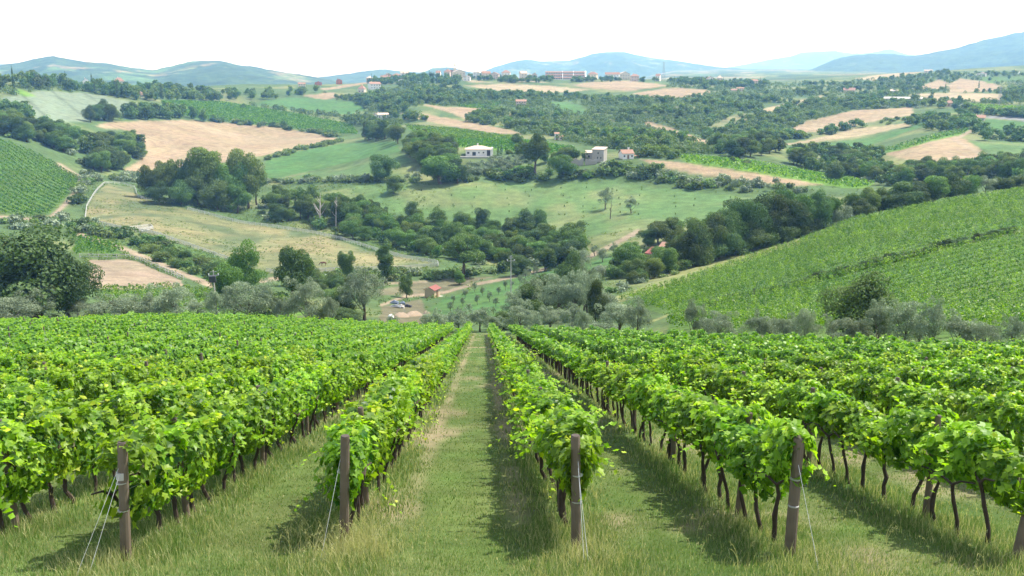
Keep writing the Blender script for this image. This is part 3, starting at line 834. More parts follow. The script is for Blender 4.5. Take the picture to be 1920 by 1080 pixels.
for sx_, sy_ in ((-w_, -w_), (w_, -w_), (w_, w_), (-w_, w_)): TV.append(TL + np.column_stack([r.normal(0, 0.05, len(TL)) + sx_, r.normal(0, 0.05, len(TL)) + sy_, np.full(len(TL), 0.95)]))
TV = np.stack(TV, 1).reshape(-1, 3)
TQ = (np.array([(0, 1, 5, 4), (1, 2, 6, 5), (2, 3, 7, 6), (3, 0, 4, 7)])[None] + (np.arange(len(TL)) * 8)[:, None, None]).reshape(-1, 4) + len(Vs)
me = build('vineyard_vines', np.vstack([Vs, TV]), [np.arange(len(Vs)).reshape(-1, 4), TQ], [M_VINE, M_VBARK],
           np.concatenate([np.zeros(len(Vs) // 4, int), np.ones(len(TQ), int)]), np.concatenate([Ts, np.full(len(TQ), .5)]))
tag(link('vineyard_vines', me), 'leafy grapevine rows running down the slope to the olive trees', 'vines', kind='stuff')
print('plants', len(plants), 'individual', n_ind, 'limit', LIMZ, 'soup quads', len(Vs) // 4)
del Vs, TV, soupV

# posts
def post_mesh(r, h=1.72, rad0=0.052):
    g = Geo()
    lean = r.normal(0, 0.03, 2)
    zs = np.array([-0.35, 0.3, 0.9, 1.4, h])
    P = np.column_stack([lean[0] * zs, lean[1] * zs, zs])
    g.tube(P, rad0 * np.array([1.08, 1.04, 1.0, 0.98, 0.96]), 12)
    g.tube([P[-1] - (0, 0, .001), P[-1] + (0, 0, 0.012)], [rad0 * 0.93, rad0 * 0.84], 12, m=1)
    return g.mesh('post', [M_POST, M_POSTTOP])
PMESH = [post_mesh(np.random.default_rng(300 + k)) for k in range(5)]
ENDS = {-2: (0.05, 0), -1: (0.02, 0), 1: (0.0, 0), 2: (0.0, 0), 3: (0.10, 0)}
for k, (lean, _) in ENDS.items():
    x, y = row_xy(k, START[k])
    z = float(plane(x, y))
    e = bpy.data.objects.new('trellis_post', None); COL.objects.link(e)
    e.location = (x, y, z)
    side = 'left' if k < 0 else 'right'
    desc = {-2: 'round wooden end post with pale band and two anchor wires, second row left of aisle', -1: 'leaf-hidden wooden end post of the first row left of the grass aisle', 1: 'round wooden end post wrapped in dry climbers, first row right of the aisle', 2: 'thick wooden end post behind hanging leaves, second row right of the aisle', 3: 'leaning wooden end post with pale band, third row right of the aisle'}[k]
    tag(e, desc, 'post', 'end posts of the vine rows')
    m = post_mesh(np.random.default_rng(320 + k), 1.72, 0.067 if k != 2 else 0.076)
    o = link('shaft', m, e); o.rotation_euler = (0, lean, 0)
    g = Geo()
    for zz in (0.75, 1.15):
        g.tube([(lean * zz, 0, zz - 0.006), (lean * zz, 0, zz + 0.006)], 0.077, 12)
    link('wire_tie', g.mesh('wire_tie', [M_WIRE]), e)
    if k in (-2, 3):
        g = Geo(); g.tube([(lean * 1.2, 0, 1.20), (lean * 1.3, 0, 1.30)], 0.070, 12)
        link('pale_band', g.mesh('pale_band', [M_BAND]), e)
    for q, dx in enumerate((-0.28, -0.12) if k in (-2,) else (-0.16,) if k == -1 else (0.05, 0.11) if k == 1 else (0.12,)):
        g = Geo(); yb = -0.85
        g.tube([(lean * 1.35 + 0.02 * dx, -0.07, 1.38 - 0.1 * q), (dx, yb, float(plane(x + dx, y + yb)) - z - 0.03)], 0.0032, 5)
        link('anchor_wire', g.mesh('anchor_wire', [M_WIRE]), e)
npst = 0
for k in sorted(ROWS, key=abs):
    zc = START.get(k, 12.3) + (2.5 if abs(k) < 4 else 4.6)
    i = 1
    while zc < 95 and npst < 130:
        x, y = row_xy(k, zc)
        if math.hypot(x, y) > edge_r(math.atan2(x, y)) - 2: break
        z = float(plane(x, y)); px, _, _ = proj(x, y, z + 1)
        if -10 < px < 1930 and (zc < 34 or (k < -4 and vr.random() < 0.5)):
            o = link('trellis_post', PMESH[vr.randrange(5)], None, (x, y, z), vr.uniform(0, 6))
            o.scale = (1, 1, vr.uniform(0.98, 1.06) + (0.10 if k < -3 else 0.02))
            tag(o, f"{ordinal(i)} visible wooden trellis post along the {row_name(k)}", 'post', f"trellis posts in the {row_name(k)}")
            i += 1; npst += 1
        zc += 5.2 * vr.uniform(0.95, 1.05)

# trellis wire of the first rows, from post to post
for k in (-3, -2, -1, 1, 2, 3):
    g = Geo(); z0 = START[k]
    pts = [row_xy(k, z0 + t) for t in np.arange(0, 40, 4.0)]
    g.tube([(x, y, float(plane(x, y)) + 0.98) for x, y in pts], 0.004, 4)
    tag(link('trellis_wire', g.mesh('trellis_wire', [M_WIRE])), f"thin steel wire carrying the vines in the {row_name(k)}", 'wire', 'trellis wires')

# ------------------------------------------------------------------ grass of the vineyard floor
r = np.random.default_rng(9)
def row_dist(u):
    us = np.sort(np.array(list(ROWS.values()))) * H0
    i = np.clip(np.searchsorted(us, u), 1, len(us) - 1)
    return np.minimum(np.abs(u - us[i - 1]), np.abs(u - us[i]))
gp = []
for z0, z1, dens, wid in ((10.2, 14.5, 1500, 0.0038), (14.5, 22, 480, 0.0065), (22, 40, 85, 0.012), (40, 75, 22, 0.024), (75, 139, 6, 0.045)):
    zm = z1
    X = 0.60 * zm
    n = int(dens * 2 * X * (z1 - z0))
    zc = r.uniform(z0, z1, n); x = r.uniform(-X, X, n)
    u = x + 55 / FPX * zc
    if z0 >= 22:
        keep = (u > -16) & (u < 16) if z0 < 40 else (u > -6) & (u < 8)
    else: keep = np.ones(n, bool)
    keep &= np.abs(x) < 0.59 * zc + 0.5
    bare = fbm(x / 0.9, zc / 0.9, 61, 3)
    d = row_dist(u)
    track = (np.abs(np.abs(u + 0.35) - 0.95) < 0.20) & (zc > 14)
    keep &= r.random(n) > np.clip(np.where(track, 0.80, 0.30) * sstep(0.30, 0.62, bare), 0, 1)
    zc, x, u, d = zc[keep], x[keep], u[keep], d[keep]
    gp.append((zc, x, u, d, np.full(len(zc), wid)))
zc, x, u, d, wd = [np.concatenate(a) for a in zip(*gp)]
y = y_of_zc(zc)
ok = np.hypot(x, y) < edge_r(np.arctan2(x, y)) + 1
zc, x, u, d, wd, y = zc[ok], x[ok], u[ok], d[ok], wd[ok], y[ok]
z = plane(x, y)
n = len(x)
dryf = sstep(0.45, 0.75, fbm(x / 1.1, y / 1.1, 71, 4)) * 0.55
straw_clump = np.exp(-(((u + 1.75) / 0.55) ** 2 + ((zc - 12.6) / 0.7) ** 2)) + 0.7 * np.exp(-(((u - 1.5) / 0.5) ** 2 + ((zc - 12.3) / 0.6) ** 2)) + 0.5 * np.exp(-(((u + 5.2) / 0.5) ** 2 + ((zc - 11.9) / 0.5) ** 2))
rowdry = 0.18 * np.exp(-(d / 0.35) ** 2)
pd = np.clip(0.07 + dryf * 0.28 + straw_clump * 0.75 + rowdry + 0.04 * (zc < 12.2), 0, 0.93)
isdry = r.random(n) < pd
tint = np.clip(np.where(isdry, r.normal(0.80, 0.16, n), r.normal(0.20, 0.13, n)), 0, 1)
hgt = (0.060 + 0.11 * sstep(0.95, 0.3, d) + 0.02 * sstep(13.2, 12.0, zc)) * (0.6 + 0.8 * fbm(x / 0.7, y / 0.7, 81, 3)) * r.uniform(0.5, 1.3, n)
hgt = hgt + isdry * r.uniform(0, 0.08, n) * (d < 1.0) + straw_clump * 0.15 * r.random(n)
ang = r.uniform(0, 2 * math.pi, n)
lean = r.uniform(0.05, 0.6, n) * hgt
dx, dy = np.cos(ang), np.sin(ang)
wa = r.uniform(0, 2 * math.pi, n)
wx, wy = np.cos(wa) * wd, np.sin(wa) * wd
B = np.stack([x, y, z - 0.02], 1); Wv = np.stack([wx, wy, 0 * wx], 1)
M1 = B + np.stack([dx * lean * 0.35, dy * lean * 0.35, hgt * 0.62], 1)
T1 = B + np.stack([dx * lean, dy * lean, hgt], 1)
V = np.stack([B - Wv, B + Wv, M1 - Wv * 0.8, M1 + Wv * 0.8, T1], 1).reshape(-1, 3)
o5 = np.arange(n)[:, None] * 5
me = build('grass', V, [o5 + np.array([[0, 1, 3, 2]]), o5 + np.array([[2, 3, 4]])], [M_GRASS], tint=np.concatenate([tint, tint]))
tag(link('grass', me), 'green and straw coloured grass growing between the vine rows', 'grass', kind='stuff')
print('grass blades', n)
# seeding stalks of wild oats: taller bent stems with drooping spikelets
ns = 420
zc = np.concatenate([r.uniform(10.4, 15, 230), r.uniform(12.0, 13.4, 190)]); u = np.concatenate([r.uniform(-9, 9, 230), r.normal(-1.8, 0.5, 190)])
x = u - 55 / FPX * zc; y = y_of_zc(zc); z = plane(x, y)
g_V, g_Q, nq = [], [], 0
for i in range(ns):
    h = r.uniform(0.3, 0.62); a = r.uniform(0, 6.28); L = r.uniform(0.15, 0.5) * h
    ts = np.linspace(0, 1, 6)
    C = np.column_stack([x[i] + math.cos(a) * L * ts ** 2, y[i] + math.sin(a) * L * ts ** 2, z[i] + h * (ts - 0.22 * ts ** 3)])
    s_ = np.array([math.sin(a + 1.2), -math.cos(a + 1.2), 0]) * 0.0026
    for j in range(5):
        g_V += [C[j] - s_, C[j] + s_, C[j + 1] + s_, C[j + 1] - s_]
    for j in range(r.integers(3, 8)):
        t0 = r.uniform(0.65, 1.0); c0 = np.array([np.interp(t0, ts, C[:, q]) for q in range(3)]) + r.normal(0, 0.012, 3)
        d0 = np.array([r.normal(0, .010), r.normal(0, .010), -0.028]); e0 = np.array([r.normal(0, 1), r.normal(0, 1), 0]); e0 = e0 / np.linalg.norm(e0) * 0.005
        g_V += [c0, c0 + d0 * .5 + e0, c0 + d0, c0 + d0 * .5 - e0]
V = np.array(g_V)
me = build('wild_oat_stalks', V, [np.arange(len(V)).reshape(-1, 4)], [M_GRASS], tint=r.uniform(0.7, 1.0, len(V) // 4))
tag(link('wild_oat_stalks', me), 'dry straw coloured seed stalks bending over the near grass', 'grass', kind='stuff')

# ------------------------------------------------------------------ trees
def blob_leaves(r, blobs, n, size, shell=0.22, asp=0.8, up=0.25, flat=0.55):
    """leaf clumps through the outer volume of several overlapping masses; blobs: rows of cx cy cz rx ry rz"""
    b = np.asarray(blobs, float)
    a = (b[:, 3] * b[:, 4] * b[:, 5]) ** (2 / 3)
    k = r.choice(len(b), n, p=a / a.sum())
    d = norm(r.normal(0, 1, (n, 3)) + (0, 0, up))
    f = 1 - np.abs(r.normal(0, shell, n)).clip(0, 0.9) + r.normal(0, 0.05, n)
    P = b[k, :3] + d * b[k, 3:] * f[:, None]
    nr = norm(d / b[k, 3:] * b[k, 3:].mean(1, keepdims=True) + r.normal(0, flat, (n, 3)))
    bt = r.normal(0, 0.13, len(b))
    tint = np.clip(0.45 + bt[k] + r.normal(0, 0.20, n), 0, 1)
    V, Q = quad_leaves(P, nr, size * r.uniform(0.65, 1.35, n), r, asp)
    return V, tint
def blobs_round(r, H, wid, base, nb, rb=(0.13, 0.22), egg=0.0):
    """blob masses over a rounded, uneven crown envelope"""
    out = []
    zc, rz, rx = (H + base) / 2, (H - base) / 2, wid / 2
    for i in range(nb):
        d = norm(r.normal(0, 1, 3)); f = r.uniform(0.35, 0.82)
        s = r.uniform(*rb) * min(H - base, wid) * 1.1
        taper = 1 - egg * d[2]
        out.append((d[0] * rx * f * taper, d[1] * rx * f * taper, zc + d[2] * rz * f, s * r.uniform(0.9, 1.3), s * r.uniform(0.9, 1.3), s * r.uniform(0.75, 1.05)))
    return out
def limbs(g, r, H, base, blobs, rad0, n=5, m=0):
    z1 = base + (H - base) * 0.45
    tw = r.normal(0, 0.02 * H, (4, 2)); tw[0] = 0
    P = np.column_stack([np.cumsum(tw, 0) * 0.6, [-0.05 * H, base * 0.5, base, z1]])
    g.tube(P, [rad0 * 1.25, rad0, rad0 * 0.8, rad0 * 0.35], 8, m)
    for b in [blobs[i] for i in r.permutation(len(blobs))[:n]]:
        s = P[2] + (P[3] - P[2]) * r.uniform(0, 0.6)
        e = np.array(b[:3]); mid = (s + e) / 2 + (0, 0, -0.03 * H)
        g.tube([s, mid, e], [rad0 * 0.42, rad0 * 0.28, rad0 * 0.10], 5, m)
def leafmesh(name, V, tint, mat):
    return build(name, V, [np.arange(len(V)).reshape(-1, 4)], [mat], tint=tint)
# every species: list of (trunk mesh, crown mesh, raw far cloud) by level of detail; nominal height 10 m, nominal crown width 8 m
def species(seed, mat, kind, nvar, n, size, far_n, far_size, bark=None):
    out = []
    for v in range(nvar):
        r = np.random.default_rng(seed + v)
        H = 10.0
        if kind == 'round': base, wid, bl = 0.8, 8.2, None; bl = blobs_round(r, H, wid, base, 20, (0.14, 0.22))
        elif kind == 'bushy': base, wid = 0.2, 8.5; bl = blobs_round(r, H, wid, base, 22, (0.15, 0.23), 0.12)
        elif kind == 'open': base, wid = 2.4, 8.0; bl = blobs_round(r, H, wid, base, 18, (0.10, 0.17))
        elif kind == 'poplar': base, wid = 1.2, 4.0; bl = [(r.normal(0, .45), r.normal(0, .45), z, w * r.uniform(.8, 1.2), w * r.uniform(.8, 1.2), 1.0) for z, w in zip(np.linspace(2.0, 9.3, 14), 1.35 * np.sin(np.linspace(0.6, 2.75, 14)) + 0.1)]
        elif kind == 'cypress': base, wid = 0.3, 2.2; bl = [(r.normal(0, .08), r.normal(0, .08), z, w, w, 0.8) for z, w in zip(np.linspace(0.8, 9.5, 13), 0.95 * (1 - np.linspace(0, 1, 13) ** 2.2) + 0.12)]
        elif kind == 'shrub':
            base, wid = 0.0, 10.0
            bl = [(r.uniform(-3.4, 3.4), r.uniform(-3.4, 3.4), r.uniform(1.5, 6.0), r.uniform(1.6, 2.8), r.uniform(1.6, 2.8), r.uniform(1.5, 3.2)) for _ in range(14)]
            bl = [(x, y, z * (1 - 0.04 * (x * x + y * y) / 2), a, b_, min(c, 9.5 - z)) for x, y, z, a, b_, c in bl]
        elif kind == 'olive':
            base, wid = 1.5, 10.0
            bl = blobs_round(r, H, wid, base, 26, (0.09, 0.16), 0.15)
            bl += [(r.uniform(-3.6, 3.6), r.uniform(-3.6, 3.6), r.uniform(7.5, 9.6), .8, .8, 1.2) for _ in range(6)]
        asp = 0.30 if kind == 'olive' else 0.75
        V, ti = blob_leaves(r, bl, n, size, asp=asp, up=0.6 if kind == 'olive' else 0.25, flat=0.8 if kind == 'olive' else 0.55)
        crown = leafmesh('crown', V, ti, mat)
        g = Geo(); limbs(g, r, H, max(base, 0.8), bl, 0.30 if kind not in ('cypress', 'shrub') else 0.14, 6)
        trunk = g.mesh('trunk', [bark or M_BARK])
        FV, ft = blob_leaves(r, bl, far_n, far_size, asp=max(asp, 0.5), flat=0.5)
        FV = FV - 0.0
        far = leafmesh('far_tree', FV, ft, mat)
        out.append((trunk, crown, far, FV, ft))
    return out
SPEC = {
 'broad': species(1000, M_TREE, 'round', 6, 13000, 0.17, 420, 0.75),
 'dark': species(1100, M_DARK, 'bushy', 5, 14000, 0.165, 420, 0.78),
 'open': species(1200, M_TREE, 'open', 4, 8000, 0.16, 300, 0.65),
 'bright': species(1300, M_BRIGHT, 'bushy', 4, 12000, 0.175, 380, 0.75),
 'poplar': species(1400, M_TREE, 'poplar', 4, 7500, 0.14, 260, 0.5),
 'cypress': species(1500, M_DARK, 'cypress', 3, 1800, 0.17, 180, 0.38),
 'shrub': species(1600, M_SHRUB, 'shrub', 5, 6500, 0.22, 300, 0.95),
 'greyshrub': species(1650, M_OLIVE, 'shrub', 3, 6500, 0.20, 300, 0.9),
 'olive': species(1700, M_OLIVE, 'olive', 6, 9500, 0.19, 420, 0.75),
}
NOMW = dict(broad=8.0, dark=8.5, open=8.0, bright=8.5, poplar=4.0, cypress=2.2, shrub=10.0, greyshrub=10.0, olive=10.0)
KNAME = dict(broad='broadleaf_tree', dark='dark_tree', open='open_tree', bright='leafy_tree', poplar='poplar_tree', cypress='cypress_tree', shrub='shrub', greyshrub='grey_shrub', olive='olive_tree')
KCAT = dict(broad='tree', dark='tree', open='tree', bright='tree', poplar='poplar', cypress='cypress', shrub='shrub', greyshrub='shrub', olive='olive tree')
tr = random.Random(31)
NT = {}
def tree(kind, x, y, z, h, w, label, group=None, lod=None, var=None, sink=0.0):
    """one tree of height h and crown width w in metres standing at x, y, z"""
    sp = SPEC[kind]; v = tr.randrange(len(sp)) if var is None else var
    trunk, crown, far = sp[v][:3]
    d = math.sqrt(x * x + y * y + z * z)
    pxh = h * FPX / d
    NT[kind] = NT.get(kind, 0) + 1
    sc = (w / NOMW[kind], w / NOMW[kind], h / 10.0)
    rz = tr.uniform(0, 6.283)
    if lod is None: lod = 0 if pxh > 26 else 1
    if lod == 0:
        e = bpy.data.objects.new(KNAME[kind], None); COL.objects.link(e)
        e.location = (x, y, z - sink); e.rotation_euler = (0, 0, rz); e.scale = sc
        link('trunk', trunk, e); link('crown', crown, e)
    else:
        e = link(KNAME[kind], far, None, (x, y, z - sink), rz, sc)
    tag(e, label, KCAT[kind], group)
    return e
def ptree(kind, px, py, hpx, wpx, label, group=None, R=None, **kw):
    """a tree whose foot is seen (or would be seen) at photo pixel px, py; hpx, wpx its size there"""
    x, y, z = at(px, py, R)
    _, _, zc = proj(x, y, z)
    return tree(kind, x, y, z, float(hpx * zc / FPX * 1.0), float(wpx * zc / FPX), label, group, **kw)

# olives along the foot of the vineyard: (px, top py, width px, species, metres beyond the last vines)
OL = [(-60, 560, 110, 3), (22, 545, 105, 5), (75, 552, 90, 9), (236, 543, 96, 5), (335, 538, 84, 5), (290, 560, 60, 9), (408, 545, 60, 4), (470, 523, 105, 6), (527, 553, 52, 5), (582, 541, 76, 5), (620, 560, 40, 9), (815, 583, 56, 4), (860, 580, 70, 5), (900, 580, 56, 6), (975, 583, 64, 8), (1000, 590, 46, 4), (1093, 592, 44, 4), (1160, 575, 96, 9), (1195, 572, 60, 5), (1300, 580, 60, 4), (1345, 584, 74, 6), (1420, 580, 72, 5), (1470, 586, 66, 5), (1512, 574, 74, 4), (1578, 594, 76, 4), (1650, 572, 70, 5), (1700, 578, 84, 5), (1752, 578, 66, 4), (1800, 582, 80, 5), (1850, 594, 76, 4), (1905, 602, 70, 4), (1965, 604, 80, 5)]
for i, (px, ty, wpx, off) in enumerate(OL):
    a, _ = ray(px, 610)
    R = float(edge_r(a)) + off
    x, y = R * math.sin(a), R * math.cos(a); z = float(ground(x, y))
    _, pyb, zc = proj(x, y, z)
    h = (pyb - ty) * zc / FPX
    tree('olive', x, y, z, float(h) * tr.uniform(0.88, 1.32), float(wpx * zc / FPX * tr.uniform(0.9, 1.25)), f"{ordinal(i + 1)} silvery olive tree from the left along the foot of the near vineyard", 'olive trees edging the near vineyard', lod=0)

for i, (px, ty, wpx, off, kd) in enumerate([(150, 560, 70, 14, 'olive'), (200, 556, 70, 20, 'greyshrub'), (262, 560, 60, 14, 'olive'), (310, 553, 70, 24, 'olive'), (372, 560, 56, 14, 'olive'), (440, 556, 60, 22, 'olive'), (500, 548, 70, 26, 'dark'), (540, 560, 56, 14, 'olive'), (606, 556, 50, 24, 'shrub'), (648, 575, 50, 16, 'dark'), (735, 592, 30, 12, 'olive'), (800, 600, 34, 5, 'olive'), (838, 590, 50, 8, 'olive'), (882, 586, 52, 10, 'olive'), (925, 592, 46, 8, 'olive'), (945, 582, 60, 16, 'dark'), (1030, 575, 60, 18, 'olive'), (1072, 570, 60, 22, 'olive'), (1130, 585, 50, 14, 'greyshrub'), (1325, 596, 52, 9, 'olive'), (1445, 594, 56, 8, 'olive'), (1612, 596, 60, 6, 'olive'), (1728, 596, 60, 7, 'olive'), (1828, 603, 60, 6, 'olive'), ]):
    a, _ = ray(px, 610); R = float(edge_r(a)) + off
    x, y = R * math.sin(a), R * math.cos(a); z = float(ground(x, y)); _, pyb, zc = proj(x, y, z)
    tree(kd, x, y, z, float(max(pyb - ty, 22) * zc / FPX), float(wpx * zc / FPX * 1.15), f"{ordinal(i + 1)} {KNAME[kd].replace('_', ' ')} from the left filling the back of the olive hedge", 'trees filling the back of the olive hedge', lod=0)
# dark bushes added to stand in for the shaded gap across the right vineyard
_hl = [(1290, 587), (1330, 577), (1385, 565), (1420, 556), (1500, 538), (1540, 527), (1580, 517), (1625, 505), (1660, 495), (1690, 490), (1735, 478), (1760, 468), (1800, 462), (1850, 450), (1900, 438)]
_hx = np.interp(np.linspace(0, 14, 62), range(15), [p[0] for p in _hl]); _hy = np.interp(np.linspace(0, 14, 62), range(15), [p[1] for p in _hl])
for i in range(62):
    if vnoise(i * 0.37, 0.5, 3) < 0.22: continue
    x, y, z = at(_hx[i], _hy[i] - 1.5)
    tree('dark', x, y, z, vr.uniform(1.2, 1.7), vr.uniform(1.7, 2.6), 'low dark bush added as the shade of the row gap across the right vineyard', 'bushes added as shade of the right vineyard gap', lod=0)
# trees one can point to
ptree('dark', 70, 602, 180, 235, 'huge dark bushy tree at the left edge behind the olive trees', R=152, lod=0, var=0)
ptree('dark', 130, 600, 130, 110, 'dark bushy tree merging with the huge tree at the left edge', R=150, lod=0, var=2)
ptree('dark', -60, 602, 150, 170, 'dark tree cut by the left photo edge behind the olives', R=158, lod=0, var=3)
ptree('bright', 428, 575, 78, 66, 'vivid green leafy tree beside the transformer pole', R=190, lod=0)
ptree('bright', 468, 570, 95, 62, 'mid green tree right of the vivid tree near the transformer pole', R=215, lod=0)
ptree('broad', 550, 590, 112, 84, 'dark green tree leaning left below the paddock gate corner', R=200, lod=0, var=1)
ptree('open', 560, 535, 66, 66, 'dark spreading tree with gaps at the lower paddock rail', R=240, lod=0, var=0)
ptree('dark', 640, 600, 55, 60, 'dark green round bush tree left of the large willow', R=160, lod=0)
ptree('olive', 685, 612, 96, 104, 'large rounded silver green willow above the vine tops', R=158, lod=0, var=2)
ptree('broad', 655, 555, 68, 32, 'small dark tree at the lower fence left of the slim poplar', R=255, lod=0)
ptree('poplar', 724, 534, 80, 40, 'slim pale poplar standing before the white fence corner', R=262, lod=0, var=1)
ptree('broad', 763, 566, 51, 30, 'small round tree with bare trunk beside the gravel path', R=236, lod=0, var=3)
ptree('bright', 862, 543, 26, 26, 'lone round green bush beside the path bend', R=262, lod=0)
ptree('open', 870, 532, 92, 84, 'tall airy poplar clump above the reed bed', R=275, lod=0, var=2)
ptree('dark', 1070, 590, 106, 56, 'tall dark green oak in the grey clump at the slope foot', R=190, lod=0, var=4)
ptree('dark', 985, 608, 74, 66, 'dark shaded tree at the left of the grey clump', R=165, lod=0, var=1)
ptree('olive', 1045, 612, 92, 96, 'broad grey green willow in the middle of the clump below the vines', R=160, lod=0, var=0)
ptree('olive', 1100, 608, 86, 80, 'silver grey willow at the right of the clump below the vines', R=165, lod=0, var=4)
ptree('dark', 1116, 612, 84, 44, 'dark narrow bushy tree at the right end of the grey clump', R=150, lod=0)
for i, (px, py, h, w, k, R) in enumerate([(962, 606, 60, 60, 'olive', 162), (1000, 605, 86, 80, 'olive', 168), (1075, 610, 80, 80, 'olive', 158), (1020, 590, 76, 80, 'dark', 182), (1095, 590, 90, 66, 'olive', 178), (1135, 606, 70, 60, 'greyshrub', 152), (985, 580, 58, 60, 'greyshrub', 185), (1050, 575, 50, 90, 'shrub', 198)]):
    ptree(k, px, py, h, w, f'{ordinal(i + 1)} tree from the front of the thick grey green clump below the centre rows', 'thick clump below the centre rows', R=R, lod=0)
ptree('olive', 1015, 560, 42, 70, 'low grey olive at the back of the clump above the lawn', R=205, lod=0)
ptree('olive', 1055, 545, 40, 76, 'grey olive behind the tall dark oak', R=215, lod=0)
ptree('dark', 1622, 630, 132, 135, 'dark round tree rising from the olives before the right vineyard', R=80, lod=0, var=2)
ptree('olive', 1135, 393, 40, 38, 'feathery grey olive tree alone on the meadow with a shadow at left', lod=0, var=1)
ptree('olive', 1183, 401, 31, 36, 'small round grey olive tree right of the feathery one on the meadow', lod=0, var=3)
ptree('dark', 738, 363, 33, 34, 'small round dark tree alone on the upper left of the meadow', lod=0, var=1)
ptree('dark', 719, 340, 52, 58, 'round dark oak above the lone meadow tree at the hedge', lod=0, var=3)
ptree('broad', 826, 345, 62, 90, 'broad dark oak group centre of the hedge below the white farmhouse', lod=0, var=2)
ptree('dark', 858, 345, 48, 44, 'dark oak at the right of the broad oak below the farmhouse', lod=0)
ptree('open', 1004, 330, 84, 62, 'tall leaning poplar between the white farmhouse and the stone tower', lod=0, var=1)
ptree('bright', 1056, 338, 54, 50, 'rounded grey green tree right of the tall leaning poplar', lod=0)
ptree('dark', 970, 273, 23, 24, 'round dark tree in the bright vineyard behind the farmhouse', lod=0, var=4)
ptree('dark', 903, 436, 48, 38, 'dark rounded oak at the meadow foot, left of three', lod=0, var=0)
ptree('dark', 985, 445, 52, 50, 'dark rounded oak at the meadow foot, middle of three', lod=0, var=2)
ptree('dark', 1012, 440, 48, 34, 'dark tall oak at the meadow foot, right of three', lod=0, var=3)
ptree('broad', 868, 445, 48, 42, 'mid green tree beside the left dark oak at the meadow foot', lod=0)
ptree('dark', 776, 420, 44, 34, 'pointed ivy covered tree above the paddock tree belt', lod=0, var=1)

# big trees at the head of the paddock
for i, (px, py, h, w, k, v) in enumerate([(285, 372, 62, 44, 'broad', 0), (318, 372, 80, 54, 'broad', 1), (352, 378, 90, 50, 'broad', 3), (392, 385, 110, 70, 'broad', 4), (372, 385, 62, 56, 'dark', 0), (432, 392, 98, 62, 'broad', 2), (466, 392, 116, 66, 'broad', 5), (482, 385, 70, 44, 'open', 3), (340, 385, 46, 52, 'dark', 2), (408, 395, 58, 60, 'dark', 3), (446, 400, 60, 50, 'broad', 1), (300, 382, 42, 46, 'dark', 4)]):
    ptree(k, px, py, h, w, f"{ordinal(i + 1)} tall tree of the dense grove at the upper paddock fence", 'grove at the upper end of the paddock', lod=0, var=v)

# the wooded lane behind the right vineyard
for i, (px, py, h, w, k, R) in enumerate([(1300, 500, 96, 60, 'dark', 238), (1332, 498, 100, 64, 'dark', 240), (1362, 492, 104, 58, 'dark', 246), (1392, 486, 116, 66, 'dark', 250), (1424, 478, 112, 64, 'dark', 254), (1455, 468, 102, 62, 'dark', 256), (1482, 462, 92, 56, 'dark', 258), (1345, 470, 80, 70, 'broad', 268), (1410, 455, 84, 60, 'dark', 275), (1510, 446, 86, 48, 'bright', 262), (1536, 440, 84, 46, 'dark', 264), (1552, 428, 70, 42, 'bright', 268), (1478, 420, 70, 50, 'bright', 290), (1272, 488, 60, 44, 'broad', 245), (1605, 412, 56, 40, 'broad', 275), (1632, 408, 56, 40, 'broad', 278), (1652, 402, 50, 40, 'dark', 282), (1690, 398, 60, 62, 'dark', 284), (1718, 392, 54, 52, 'dark', 288), (1752, 386, 58, 52, 'broad', 292), (1784, 378, 54, 50, 'dark', 298), (1815, 372, 46, 44, 'bright', 304), (1850, 368, 38, 46, 'olive', 308), (1880, 364, 36, 46, 'broad', 312), (1912, 362, 36, 40, 'dark', 316), (1945, 358, 42, 44, 'dark', 318), (1290, 498, 64, 56, 'dark', 234), (1318, 496, 60, 60, 'shrub', 236), (1350, 492, 62, 60, 'dark', 240), (1380, 486, 60, 60, 'shrub', 244), (1410, 480, 66, 60, 'dark', 248), (1440, 470, 60, 56, 'shrub', 252), (1470, 462, 62, 56, 'dark', 255), (1500, 452, 50, 50, 'shrub', 258), (1375, 480, 112, 70, 'dark', 262), (1440, 465, 108, 66, 'dark', 266), (1526, 442, 50, 50, 'shrub', 262), (1580, 420, 44, 44, 'greyshrub', 268), (1615, 412, 40, 44, 'dark', 272), (1670, 400, 40, 50, 'dark', 280), (1705, 395, 40, 50, 'dark', 284), (1735, 390, 44, 50, 'dark', 288)]):
    a, _ = ray(px, py - 30); x, y = R * math.sin(a), R * math.cos(a); z = float(ground(x, y)); _, pyb, zc = proj(x, y, z)
    hh = (pyb - (py - h)) * zc / FPX
    tree(k, x, y, z, float(max(hh, 4)), float(w * 1.15 * zc / FPX), f"{ordinal(i + 1)} tree or bush of the dark belt along the right vineyard's upper edge", "tree belt above the right vineyard", lod=0)
# around the barn with the red roof
for i, (px, py, h, w, k) in enumerate([(1180, 508, 58, 56, 'bright'), (1235, 458, 46, 60, 'broad'), (1258, 450, 48, 46, 'open'), (1262, 440, 30, 40, 'bright'), (1215, 462, 36, 40, 'dark'), (1250, 512, 52, 54, 'bright'), (1228, 520, 40, 40, 'broad'), (1236, 490, 30, 34, 'bright'), (1262, 484, 30, 34, 'broad'), (1206, 492, 24, 28, 'shrub'), (1160, 520, 34, 44, 'shrub'), (1195, 528, 28, 40, 'shrub'), (1265, 508, 34, 40, 'shrub'), (1128, 520, 30, 44, 'greyshrub'), (1090, 505, 38, 54, 'olive'), (1130, 492, 26, 30, 'olive'), (1115, 480, 22, 24, 'olive'), (1150, 480, 24, 26, 'olive')]):
    ptree(k, px, py, h, w, f"{ordinal(i + 1)} of the trees and bushes crowding round the red roofed barn", 'greenery round the red roofed barn', lod=0)

